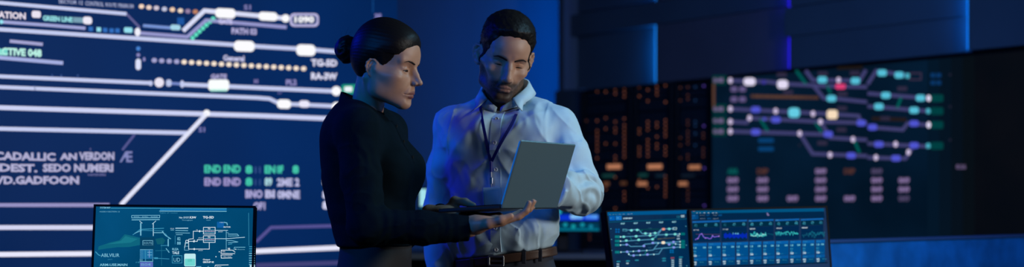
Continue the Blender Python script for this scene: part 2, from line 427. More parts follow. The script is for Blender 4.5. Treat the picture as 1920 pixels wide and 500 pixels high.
base=put('screen_panel',[p+N*.0005 for p in q],[(0,1,2,3)],m_vw,t)
L=(196,204,240);Wt=(252,252,255);P_=(138,136,192);CR=(250,232,212);GR=(120,235,205);CY=(150,225,240);BL=(50,110,190)
k=scr
k.line([(-255,-15),(-60,0),(237,26)],6.5,L); k.line([(237,26),(262,52)],4,(100,98,150)); 
k.line([(-255,38),(-60,51),(0,55),(260,72),(440,84),(500,88),(572,92),(645,98)],7.5,L)
k.line([(3,41),(100,48),(160,53)],6,(160,165,215))
for x,y,c in((170,54,BL),(185,55,CY),(197,56,BL),(209,57,BL),(220,57,BL)): k.rect(x-4,y-4,x+4,y+4,c,.06)
k.text(110,6,'SECTOR 12',7,L,w=45,sk=.06);k.text(160,10,'CONTROL',8,L,w=34,sk=.06);k.text(198,12,'ROUTE',7,L,w=20,sk=.06);k.text(222,14,'MAIN 04',8,L,w=28,sk=.06)
k.text(-20,32,'STATION',12,(235,225,240),w=68,sk=.06,bold=2)
k.text(80,38,'GREEN LINE',9,(150,225,230),w=56,sk=.06,bold=2); k.rect(137,32,156,42,(120,160,180),.06)
k.line([(18,77),(80,83)],6,(165,165,210)); 
k.text(-22,101,'8 ACTIVE 048',13,(190,245,232),w=100,sk=.05,bold=4); k.rect(-10,91,14,103,(120,215,205),.04)
k.line([(-255,91),(-60,104),(0,108),(118,118)],7,(165,175,225))
k.line([(262,62),(351,69),(386,38),(480,46),(537,51)],6.5,(150,152,205))
k.line([(268,48),(330,53)],5.5,(120,150,215)); k.rect(332,33,345,46,(30,85,160))
k.line([(343,58),(383,20),(405,22),(480,29),(540,35)],8,(218,222,248))
for i in range(7): k.rr(361+i*6.4-4,71-i*6-4,361+i*6.4+4,71-i*6+4,(95,225,195))
xs=[(265,12),(279,14),(293,15),(308,17),(323,18),(338,20),(352,21),(366,22)]
for i,(x,y) in enumerate(xs): k.dot(x,y,5,[(250,220,195),(240,215,200),(210,200,215),(195,200,225),(245,210,180),(240,220,200),(150,130,165),(190,130,100)][i],4.3)
k.text(457,18,'S1',9,P_,w=13,bold=1); k.text(434,63,'PATH 03',11,(185,180,225),w=47,sk=.04,bold=2)
k.dot(259,91,4,(70,130,210)); k.dot(259,103,3.5,P_); k.rr(254,110,264,131,(220,225,250))
k.dot(270,111,2.5,P_,4)
for i in range(21):
    x=289+i*14; y=113+i*.78
    k.dot(x,y,5,(165,165,210) if i<4 else CR,4.4)
k.text(418,113,'General',10,(200,200,235),w=40,sk=.04,bold=2)
k.line([(-255,128),(-60,139),(0,143),(282,155.5)],7,L); k.line([(320,156),(342,157.5)],5,(120,140,205)); k.line([(342,158),(630,171)],7.5,L)
k.line([(-255,150),(-60,160),(0,163),(480,183),(505,185),(524,194),(632,199)],7,L)
k.line([(64,160),(66,169)],3,(40,70,130))
k.line([(-255,192),(-60,199),(0,201.5),(480,216.5),(640,223)],8.5,(205,211,245))
k.line([(-255,234),(-60,239),(0,241),(352,249)],7.5,L); k.up().line([(387,213),(226,384)],8,(225,228,250)); k.lay=1
k.line([(252,252),(229,281)],4,(90,92,150))
for x in(100,117,148): k.text(x-4,144,'8',5,(70,100,160))
k.text(395,147,'GATE',8,(175,170,215),w=30,bold=2); k.text(476,156,'M',8,(120,115,170),bold=1); k.text(536,159,'PL2',10,(150,145,200),w=20,bold=2)
k.text(520,176,'27',7,(120,120,180))
k.text(372,247,'S1',9,(130,130,190),w=12,bold=1)
TX=(178,176,212)
k.text(-30,298,'OCADALLIC',14,TX,w=134,sk=.02,bold=3); k.text(112,299,'AN',12,TX,w=32,bold=3); k.text(148,299,'VERDON',14,TX,w=66,bold=3)
k.text(-22,320,'UDEST.',14,TX,w=92,sk=.02,bold=3); k.text(80,321,'SEDO NUMERI',14,TX,w=132,bold=3)
k.text(-10,344,'VD.GADFOON',14,TX,w=158,bold=3)
k.text(164,329,'ventralis',5,P_,w=34); k.text(168,281,'v',5,P_); k.text(224,303,'Æ',20,(130,135,190),w=24,bold=2)
GE=(70,205,175)
for x,w,tx,c1 in((383,31,'END',GE),(419,32,'END',GE)):
    k.text(x,323,tx,14,c1,w=w,bold=2.5)
k.text(460,324,'8',14,GE,w=13,bold=3); k.text(478,324,'11',12,(60,90,150),w=10,bold=1); k.text(496,324,'EN',14,GE,w=20,bold=3); k.text(519,324,'0F',14,GE,w=12,bold=3); k.text(548,324,'8',14,GE,w=12,bold=3)
for x,w,tx in((383,31,'END'),(419,32,'END')): k.text(x,347,tx,14,(165,155,210),w=w,bold=2.5)
k.text(460,347,'8',14,GE,w=13,bold=3); k.text(478,347,'11',12,(60,90,150),w=10); k.text(496,347,'89',14,(170,215,225),w=14,bold=3); k.text(519,348,'2ME 2',14,(190,190,230),w=42,bold=3)
k.text(460,370,'BNO',14,(175,170,218),w=32,bold=3); k.text(497,370,'BI',14,(190,190,230),w=18,bold=3); k.text(520,371,'0MNE',14,(190,190,230),w=42,bold=3)
k.text(475,392,'OF1',13,(175,170,218),w=22,bold=3)
for y,c1 in((323,GE),(347,Wt),(371,(215,215,245)),(391,(215,215,245))): k.text(604,y,'8E',14,c1,w=26,bold=3)
k.line([(-255,384),(-60,384),(176,384),(205,384)],7,(150,146,195)); k.line([(-255,427),(-60,426),(190,426)],8.5,(212,214,242)); k.line([(-255,480),(-60,477),(180,475),(480,470.5),(700,461)],9,(232,232,252))
k.line([(480,453),(508,426),(700,421)],5.5,(88,84,150)); k.line([(480,497),(700,490)],8,(66,66,120))
k.text(583,123,'TG-5D',12,(222,222,246),w=49,sk=.02,bold=3); k.text(583,148,'RA-3W',12,(222,222,246),w=49,sk=.02,bold=3)
k.rr(640,158,690,176,(30,150,125),4); k.text(702,34,'25',8,(140,135,195),w=13,bold=2); k.line([(699,-60),(699,24)],1.6,(20,75,140))
k.up()
k.rr(59,20,76,33,(235,228,242),4,.05); k.rr(155,31,172,45,(238,235,248),5,.05); k.rr(232,51,248,61,CY,3,.05); k.dot(2,41,4,CY)
k.dot(257.5,60,5.5,(240,240,252),8); k.rr(319,46,338,56,(165,215,235),4,.05)
k.rr(403,15,441,33,Wt,7,.05); k.rr(484,22,520,38,Wt,7,.05); k.dot(535,34.5,7.5,Wt)
k.rr(543,25,597,50,(190,186,228),8); k.rr(438,76,477,96,Wt,8,.03); k.rr(555,83,591,104,Wt,8,.03)
k.text(409,44,'GATE',9,(205,200,238),w=26,sk=.05,bold=2)
k.dot(282,156,4,L,5); k.dot(298,154.5,9,(235,230,245)); k.rr(311,149,321,162,(190,200,235),4); k.dot(341,157.5,4,L,7)
k.rr(390,149,429,170,(252,255,255),6); k.rect(394,167,425,171,(150,235,215)); k.dot(630,170.5,9,Wt); k.dot(387,212,6.5,Wt); k.dot(630,199.5,8.5,Wt)
k.rr(519,186,545,203,Wt,7,.03); k.rr(560,188,580,201,(235,232,250),6,.03); k.rr(645,162,660,172,(235,245,250),3)
k.up(); k.rr(547,29,593,46,(10,50,110),6)
k.up(); k.text(551,42,'1090',11,Wt,w=37,bold=3)
k.build('screen_image',t)

# ------------------------------------------------------------------ right wall display
WP=Plane(WA+WN*.03,WU,(0,0,1))
uD0,uD1=wu(1336),wu(2150); ZD0=wz(1336,452)
t=thing('wall_display','large dim wall display with a coloured rail track diagram at right','screen',tuple(WA+WU*(uD0+uD1)/2))
b=MB(); wbox(b,uD0,uD1,ZD0,TOPZ,-.024,.06,bev=.006); b.build('casing',m_black,t)
b=MB(); wbox(b,uD0+.05,uD1-.05,0,ZD0-.002,.03,.10); b.build('pedestal',m_dark,t)
m_wd=screen_mat('wall_display_image',(2,18,34),(5,28,50),1.2,refl=.002)
m_wd2=screen_mat('wall_display_off_area',(4,8,14),(9,11,16),1.5,refl=.002)
def wq(u0,u1,z0,z1,f): return [WA+WU*u-WN*f+np.array([0,0,z]) for u,z in((u0,z0),(u1,z0),(u1,z1),(u0,z1))]
ed=[uD0+.02]+[wu(x) for x in(1744,1766,1788,1810,1832)]+[uD1-.02]; V=[];F=[]
mats=[m_wd]+[em(c) for c in((4,22,39),(5,19,33),(6,16,27),(7,14,21))]+[m_wd2]
for i in range(6): V+=wq(ed[i],ed[i+1],ZD0+.02,TOPZ-.02,-.0255); F.append(tuple(range(4*i,4*i+4)))
put('screen_panel',V,F,mats,t,list(range(6)))
k=Ink(WP,.0015); M=(64,64,112);Nd=(205,190,222);Wn=(228,220,245);C=(100,205,228);Bu=(78,84,205);G=(0,62,64);Vt=(110,92,140);Br=(72,50,44)
for pts in([(1370,151),(1440,153),(1470,157),(1545,161),(1626,163)],[(1511,132),(1524,150),(1612,151),(1624,131)],[(1526,161),(1545,184),(1570,185),(1626,191)],
  [(1370,204),(1530,212),(1610,217),(1614,228)],[(1370,228),(1400,230),(1406,221),(1540,228),(1626,230)],[(1370,246),(1500,250),(1552,252)],
  [(1539,228),(1557,258),(1626,262)],[(1500,250),(1524,288),(1626,292)],[(1627,158),(1643,133),(1702,141)],[(1627,175),(1740,184)],[(1627,199),(1740,208)],
  [(1627,238),(1693,243),(1702,231),(1740,234)],[(1627,269),(1740,274)],[(1627,295),(1698,297),(1712,275)]): k.line(pts,6.5,M)
for a in(((1493,132),(1512,158)),((1550,158),(1558,175)),((1425,222),(1440,246)),((1527,226),(1541,248)),((1602,263),(1612,286)),((1690,182),(1682,203))): k.line(a,5,(0,88,84))
k.line([(1408,180),(1535,183)],6,Br); k.line([(1338.5,156),(1338.5,203)],4.5,(92,62,48)); k.line([(1635,222),(1700,224)],7,(34,26,26)); k.line([(1570,128),(1618,126)],6,(28,22,20))
for i in range(14): k.dot(1412+i*9,180.3+i*.2,3,(100,68,52))
for y in(150,204,226,246): k.rr(1336,y-9,1363,y+9,(0,52,52),3)
for y in(184,208,234,273): k.rr(1745,y-7,1769,y+7,G,3)
k.box(1706,137,1727,149,2.5,(58,48,72))
for x in(1747,1758):
    for y in(137,151): k.rect(x-2,y,x+7,y+8,(10,52,100))
k.rr(1422,259,1451,267,(8,62,112),2);k.rr(1422,275,1451,283,(8,62,112),2)
for y in(163,182):
    for x in(1370,1386): k.rr(x,y-1,x+13,y+9,(96,84,130),4)
for x,y in((1466,140),(1478,173),(1543,138),(1603,137),(1580,176),(1578,243),(1542,268),(1692,166),(1660,222),(1579,203)): k.rect(x-9,y-4,x+9,y+4,(46,42,66))
k.up()
for x,y in((1370,151),(1370,204),(1370,228),(1370,246),(1406,221),(1455,208),(1525,213),(1539,228),(1500,250),(1600,261),(1557,290),(1573,150),(1643,295),(1680,270),(1704,285)): k.dot(x,y,4,Nd,5.5)
for x,y in((1742,184),(1742,234)): k.dot(x,y,4,Wn,6)
k.rr(1395,146,1417,160,Wn,6);k.rr(1458,150,1478,166,Wn,6);k.rr(1567,157,1586,167,(220,62,118),4);k.rr(1551,206,1571,223,(248,222,190),5);k.rr(1479,202,1500,220,C,6)
for x0,y in((1534,149),(1596,151),(1551,184),(1646,136),(1678,140),(1653,178),(1718,183),(1640,199),(1706,206)): k.rr(x0,y-5.5,x0+17,y+6.5,(85,190,215),4)
for x,y in((1702,142),(1741,208),(1741,273)): k.rr(x-4,y-5,x+4,y+5,(70,170,190),3)
for x0,y in((1409,205),(1447,224),(1409,247),(1607,230),(1588,291),(1628,238),(1706,231),(1640,270),(1706,272),(1672,296),(1545,251)): k.rr(x0,y-5.5,x0+17,y+6,Bu,4)
k.dot(1433,154,4,(58,52,150));k.dot(1434,223,3,Bu)
for y in(150,204,226,246): k.text(1338,y+4,'0:48',8,(112,96,138),w=19,bold=2)
cols={1364:'glll',1420:'blll',1476:'---l',1529:'llll',1583:'b--l',1634:'dlll',1685:'-lld'}
for x,pat in cols.items():
    for y,ch in zip((320,337,354,371),pat):
        if ch=='-': continue
        k.text(x,y+5.5,{'g':'ARR','b':'DEP'}.get(ch,'0M9'),10,{'g':(6,86,84),'b':(78,48,44),'l':(126,106,150),'d':(74,66,98)}[ch],w=21,bold=3)
k.text(1793,316,'8:26',8,(92,78,112),w=19,bold=3)
for x,y in((1782,140),(1782,200),(1782,262),(1500,272)): k.dot(x,y,2.5,(32,34,52))
k.build('screen_image',t)

# ------------------------------------------------------------------ server racks
def glowdot(r,h):
    v=[];f=[]; n=8
    for j in range(n): v.append((r*math.cos(2*math.pi*j/n),0,r*math.sin(2*math.pi*j/n)))
    v2=[(a*.6,-h,c*.6) for a,_,c in v]; f=[tuple(n+i for i in range(n))]+[(i,(i+1)%n,n+(i+1)%n,n+i) for i in range(n)]
    return v+v2,f
def ledmesh(name,col,kk,r=.007):
    v,f=glowdot(r,.004); me=bpy.data.meshes.new(name); me.from_pydata(v,[],f); me.materials.append(em(col,kk)); return me
me_o=ledmesh('orange_light',(190,112,85),.5); me_b=ledmesh('dim_orange_light',(170,105,90),.25); me_v=ledmesh('violet_light',(110,80,200),.8); me_c=ledmesh('blue_light',(50,90,150),.5)
m_face=pbr('server_front_plate',(.022,.036,.052),.6,bump=(300,.1,.0004))
yawW=math.atan2(WU[1],WU[0])
def rack(px0,px1,label,cols,boxes,grp='server racks'):
    u0,u1=wu(px0)+.004,wu(px1)-.004; c=WA+WU*(u0+u1)/2-WN*.35
    t=thing('server_rack',label,'server rack',tuple(c),group='server racks')
    b=MB(); wbox(b,u0,u1,.06,TOPZ-.005,.05,.75,bev=.006)
    for s_ in(u0+.0,u1-.045): wbox(b,s_,s_+.045,.06,TOPZ-.005,.0,.05,bev=.004)
    wbox(b,u0+.045,u1-.045,.06,.14,.0,.05); wbox(b,u0+.045,u1-.045,TOPZ-.022,TOPZ-.005,.0,.05)
    b.build('cabinet',m_dark,t)
    b=MB(); wbox(b,u0+.05,u1-.05,0,.06,.05,.7); b.build('base',m_black,t)
    z=.16; i=0
    while z<TOPZ-.03:
        h=min([.085,.04,.085,.13][i%4],TOPZ-.024-z); b=MB(); wbox(b,u0+.05,u1-.05,z,z+h-.006,.018,.05,bev=.003)
        for q in range(6):
            if h>.06: wbox(b,u0+.06+q*(u1-u0-.14)/6,u0+.055+(q+.8)*(u1-u0-.14)/6,z+.01,z+h-.016,.012,.018)
        b.build('server_unit',m_face,t); z+=h; i+=1
    for x,y,me in cols:
        o=bpy.data.objects.new('indicator_light',me); COL.objects.link(o); o.parent=t
        u=wu(x); p=WA+WU*u-WN*.0085+np.array([0,0,wz(x,y)]); o.location=Vector(p)-t.location; o.rotation_euler=(0,0,yawW)
    for x0,x1,y,cc,kk,hh in boxes:
        b=MB(); zc=wz((x0+x1)/2,y); wbox(b,wu(x0),wu(x1),zc-hh,zc+hh,.004,.016,bev=.002); b.build('status_display',em(cc,kk),t)
    return t
def run(x,segs,me):
    return [(x,y,me) for a,b_ in segs for y in np.arange(a,b_+.1,7.5)]
c1=run(1118,[(171,178),(226,226),(245,285),(296,296)],me_o)+run(1134,[(172,178),(221,228),(241,241),(269,269),(347,355)],me_o)+run(1152,[(168,176),(228,228),(240,250),(269,269),(293,310),(332,332),(390,420)],me_o)+run(1169,[(166,188),(222,222),(234,295),(360,375)],me_o)+run(1098,[(226,226),(340,355)],me_b)+run(1104,[(395,420),(440,452)],me_b)+run(1125,[(405,432)],me_o)
c2=run(1197,[(163,168),(180,186),(242,254),(276,296),(330,340)],me_o)+run(1213,[(168,168),(189,189),(228,250),(262,292),(352,352)],me_o)+run(1230,[(162,184),(230,238),(256,256),(270,284),(350,350)],me_o)+run(1246,[(160,160),(191,191),(225,260),(275,290),(330,370)],me_o)
c3=run(1274,[(164,164),(188,188),(258,258),(272,272),(296,296)],me_b)+run(1288,[(163,163),(178,188),(226,234),(246,275),(290,300),(345,375)],me_b)+run(1302,[(163,170),(188,188),(228,236),(272,272)],me_c)+run(1317,[(250,262),(278,300)],me_b)+[(1318,161,me_v),(1318,236,me_v),(1319,315,me_v),(1319,385,me_v),(1302,250,me_c)]
OB=(205,135,100)
rack(1086,1183,'leftmost server rack, beside the man\'s elbow, dotted with orange lights',c1,[(1137,1162,312,OB,.75,.016),(1130,1140,344,OB,.2,.012),(1162,1182,343,OB,.12,.012),(1128,1150,329,(60,150,150),.14,.01)])
rack(1183,1260,'middle server rack of the three, behind the smaller monitor',c2,[(1213,1239,312,OB,.75,.016),(1194,1211,344,OB,.6,.014),(1196,1212,328,(50,140,140),.15,.012),(1228,1246,329,(60,110,150),.1,.01)])
rack(1260,1334,'rightmost server rack, next to the left end of the wall display',c3,[(1290,1311,313,OB,.6,.014),(1271,1286,344,OB,.55,.014),(1276,1300,329,(60,90,130),.1,.01)])
# ================================================================== DESKS, MONITORS, LAPTOP
def desk(x0,x1,y0,y1,z,label,mat=m_desk):
    t=thing('desk',label,'desk',((x0+x1)/2,(y0+y1)/2,0),'control room desks')
    MB().box(x0,x1,y0,y1,z-.03,z,bev=.004).build('desktop',mat,t)
    MB().box(x0+.06,x1-.06,y1-.06,y1-.04,.3,z-.031).build('modesty_panel',m_dark,t)
    for x in(x0+.03,x1-.08):
        for y in(y0+.05,y1-.1): MB().box(x,x+.05,y,y+.05,0,z-.031,bev=.004).build('leg',m_dark,t)
    return t
desk(-1.95,-.66,3.93,4.7,.74,'dark desk at the left holding the monitor with the white circuit drawing')
desk(.40,1.60,4.62,5.16,.74,'dark desk at the right holding the two tilted monitors')
desk(-.85,1.05,7.42,8.1,.955,'tall grey console counter in front of the server racks',m_desk)
# blue low partition
a=np.array([1.10,5.36,0]);c2_=np.array([3.0,7.02,0]); pu=unit(c2_-a); pn=np.array([pu[1],-pu[0],0])
t=thing('desk_divider','low glossy blue partition at the lower right below the wall display','divider',tuple((a+c2_)/2))
m_div=pbr('blue_laminate',(.004,.16,.60),.4,bump=(6,.25,.02),var=(7,.35))
MB().obox((a+c2_)/2+(0,0,.56),(c2_-a)/2,pn*.018,(0,0,.505),bev=.004).build('panel',m_div,t)
MB().obox((a+c2_)/2+(0,0,1.0725),(c2_-a)/2,pn*.024,(0,0,.0065),bev=.003).build('top_rail',pbr('rail_metal',(.03,.1,.3),.4),t)
for s_ in(.15,.5,.85): MB().obox(a+(c2_-a)*s_+(0,0,.0275),pu*.05,pn*.2,(0,0,.0275),bev=.004).build('foot',m_dark,t)

def monitor(label,tl,u,v,w,h,bg,draw,xf,deskz,name='monitor',bz=.012,lift=.0003,deep=.028,margin_b=.018):
    u=unit(u); P0=np.asarray(tl,float); pl=Plane(P0,u,v); u,v,n=pl.u,pl.v,pl.n
    c=P0+u*w/2-v*h/2; foot=c-n*.10; 
    t=thing(name,label,'monitor',(foot[0],foot[1],deskz),'monitors on the desks')
    b=MB(); b.obox(c-n*(deep/2+.001),u*w/2,v*h/2,n*deep/2,bev=.004)
    for (cc,a1,a2) in((c+v*(h/2-bz/2),u*w/2,v*bz/2),(c-v*(h/2-margin_b/2),u*w/2,v*margin_b/2),(c-u*(w/2-bz/2),u*bz/2,v*(h/2-bz)),(c+u*(w/2-bz/2),u*bz/2,v*(h/2-bz))):
        b.obox(cc+n*.0005,a1,a2,n*.0015)
    b.build('casing',m_black,t)
    i0=P0+u*bz-v*bz; W=w-2*bz; H=h-bz-margin_b
    put('screen_panel',[i0-v*H+n*.0002,i0+u*W-v*H+n*.0002,i0+u*W+n*.0002,i0+n*.0002],[(0,1,2,3)],bg,t)
    k=Ink(pl,lift); k.xf(*xf); draw(k); k.build('screen_image',t)
    b=MB(); b.tube([c-n*(deep+.0),c-n*.07],.03,12); b.box(foot[0]-.03,foot[0]+.03,foot[1]-.015,foot[1]+.015,deskz+.012,c[2]+.03,bev=.006); b.build('stand',m_dark,t)
    MB().box(foot[0]-.11,foot[0]+.11,foot[1]-.09,foot[1]+.09,deskz,deskz+.012,bev=.004).build('base',m_dark,t)
    return t
# --- left monitor
def draw1(k):
    W1=(190,225,240);W2=(120,190,215);W3=(60,150,185);F=(225,240,248);Dm=(20,100,140)
    k.text(70,62,'SYSTEM MAP',13,W2,w=78,bold=1);k.text(68,90,'NODE 4 SECTION 12',9,W2,w=150)
    k.rect(150,57,1020,62,W3,.003); k.rect(520,66,1020,76,(20,120,190)); k.rect(515,79,1020,84,W2,.004); k.text(516,98,'Table of routes',8,W3,w=135)
    k.dot(612,48,5,F)
    k.poly([(55,372),(60,345),(150,315),(215,300),(255,255),(290,262),(372,282),(372,335),(290,350),(200,352),(120,362)],(14,100,125))
    k.up(); k.poly([(120,330),(225,305),(262,268),(300,280),(355,290),(300,318),(200,325)],(24,118,138))
    k.box(308,114,518,132,4,W2,-.005); k.line([(308,147),(518,145)],6,W2); k.text(325,128,'IIIL.IIIL IIIII',8,W2,w=175)
    k.line([(376,170),(376,265)],9,W2); k.line([(470,172),(470,268)],5,W1); k.line([(366,155),(388,172)],4,W1); k.line([(490,155),(462,178)],4,W1)
    k.line([(316,260),(372,218),(550,210)],5,W3); k.line([(330,248),(385,225)],4,W2);k.line([(380,225),(550,230)],4,W3);k.line([(470,243),(548,243)],5,W2)
    k.line([(536,230),(560,262),(602,290)],6,W2);k.line([(560,250),(590,290)],5,W3);k.line([(582,290),(582,345)],8,W2); k.line([(525,340),(585,338)],4,W3);k.line([(565,360),(590,392)],6,W2)
    k.poly([(485,290),(540,280),(560,300),(545,330),(500,330)],(16,90,110)); k.line([(485,378),(590,375)],4,(30,110,140));k.line([(532,300),(532,490)],3,(30,110,140))
    k.rect(370,278,480,365,(6,64,98)); k.box(392,302,466,336,4,W2); k.text(400,328,'ROUTE',16,W2,w=60)
    k.rect(370,368,468,440,(30,110,160)); k.box(372,370,466,458,4,W2); k.line([(385,375),(385,455)],4,W2);k.line([(410,375),(412,455)],5,W3);k.line([(440,375),(440,430)],6,(130,150,210)); k.line([(425,390),(460,390)],4,W2);k.line([(425,410),(460,410)],4,W2)
    k.rect(370,462,468,520,(90,110,190)); k.text(380,490,'B04',18,W2,w=70)
    k.text(78,424,'ABLVILIR',26,W2,w=138,bold=1);k.text(130,446,'part',8,W3,w=32);k.text(68,492,'ARM-USE.MAIN',18,W2,w=208,bold=2);k.line([(36,385),(60,410),(75,415)],7,W3)
    k.text(340,470,'rd',14,W3,w=26);k.line([(465,432),(520,436),(590,440)],4,W3);k.rect(478,428,505,440,W3)
    k.text(597,216,'OUI.',8,W1,w=30);k.line([(600,223),(625,223)],4,W2);k.line([(636,210),(732,209)],6,W1);k.line([(636,226),(730,228)],5,W2);k.line([(636,244),(745,246)],4,W2);k.line([(640,258),(690,258)],4,W2)
    k.line([(634,265),(634,330)],3,W3);k.text(650,300,'82',24,W2,w=24,bold=2);k.text(648,332,'88',22,W2,w=28,bold=2);k.text(612,375,'RLEA',18,W2,w=48,bold=2);k.text(612,403,'TALE',20,W1,w=52,bold=3)
    k.box(612,415,685,470,4,W3);k.text(622,460,'UD',30,W2,w=50)
    k.text(664,136,'No SYST.',13,W1,w=78,bold=1);k.text(744,136,'K3W',15,F,w=48,bold=2);k.text(684,153,'Throughput',8,W2,w=82);k.text(842,136,'TG-5D',17,F,w=82,bold=2.5);k.text(868,152,'input',8,W2,w=32)
    k.rect(948,162,1000,206,(15,95,165)); k.text(966,170,'AREA',7,W1,w=30);k.line([(998,165),(1022,170),(1026,188)],6,W2);k.text(996,205,'SECTOR',9,F,w=54,bold=1)
    for y in(203,266):
        k.box(846,y,934,y+50,4,F); k.text(878,y+15,'TR4',9,F,w=20,bold=1); k.line([(848,y+20),(932,y+20)],3,W2); k.text(854,y+33,'SECTION 04-12',9,(200,170,200),w=74,bold=1); k.line([(848,y+37),(932,y+37)],3,W2)
    k.line([(845,232),(770,232),(770,288),(735,292)],4,F);k.line([(845,296),(800,296),(800,308),(735,308)],4,F);k.line([(890,318),(890,366),(735,366),(735,325)],4,F)
    k.line([(735,292),(735,366)],3,F);k.box(714,300,732,318,4,F);k.line([(712,318),(704,360)],4,F);k.rect(706,318,734,324,W2);k.box(704,345,736,374,3,W2)
    for x,y in((818,232),(775,308),(777,366)): k.dot(x,y,5,F,8)
    k.text(790,227,'T2',8,W1,w=14);k.text(770,303,'T8',8,W1,w=14);k.text(808,286,'09CM',8,W1,w=32);k.text(808,380,'09CM',8,W1,w=32);k.text(958,240,'B9CM',8,W1,w=32)
    k.line([(936,226),(1030,226)],4,W1);k.line([(936,288),(1020,288),(1157,277)],4,W1);k.line([(1017,226),(1017,372)],3.5,W2);k.line([(1020,242),(1035,244)],3,W2)
    k.line([(1030,254),(1100,254),(1112,268)],5,W2);k.line([(1030,268),(1106,267)],4,W2);k.line([(1018,302),(1060,302),(1106,313)],4,W2);k.line([(1030,318),(1100,314)],4,W2);k.line([(1030,331),(1062,326)],5,W3)
    k.text(1026,370,'YE',13,F,w=20,bold=2);k.line([(1075,376),(1078,352),(1160,352)],4,W2);k.text(1085,372,'IN Reserve',8,W2,w=72)
    k.line([(1083,400),(978,398),(980,374),(1064,374),(1085,390)],4,F);k.text(988,388,'NOL',9,F,w=22);k.line([(1062,432),(980,434),(978,410),(1064,410)],4,F);k.text(988,426,'+ 04cc 13min',8,W1,w=66)
    k.dot(965,386,4,F);k.dot(940,423,4,F);k.dot(1087,367,4,F)
    k.text(842,450,'Output',12,F,w=54,bold=1);k.text(842,469,'GROUP 05',12,F,w=82,bold=2)
    k.text(875,500,'x0',8,W2,w=14);k.line([(932,498),(936,486),(1034,484)],4,F);k.text(945,500,'Bottom',8,W1,w=34)
    k.rr(702,400,788,496,(190,235,240),10); k.line([(790,498),(830,497)],4,W2)
    k.line([(1185,95),(1187,340)],3,W3);k.line([(1222,95),(1225,340)],4,W3)
    for i,y in enumerate((345,361,378,395,412,430,447,463,478)): k.rect(1188,y,1230,y+6,W3 if i<3 else W2)
    k.rect(1194,486,1232,500,W1)
    k.rect(45,500,560,560,(4,62,96)); k.text(80,560,'LINE STATUS',16,W3,w=200)
    k.up(); k.rr(706,438,784,492,(110,212,208),8); k.rect(728,440,760,460,(80,190,180))
m_s1=screen_mat('left_monitor_image',(0,66,104),(4,78,122),4,refl=.004)
monitor('black-framed monitor at lower left showing a white circuit drawing on teal blue',S(176,382.5,4.1),(1,0,-.010),(0,.10,1),.4665,.285,m_s1,draw1,(170,375,4.0),.74,bz=.0065)
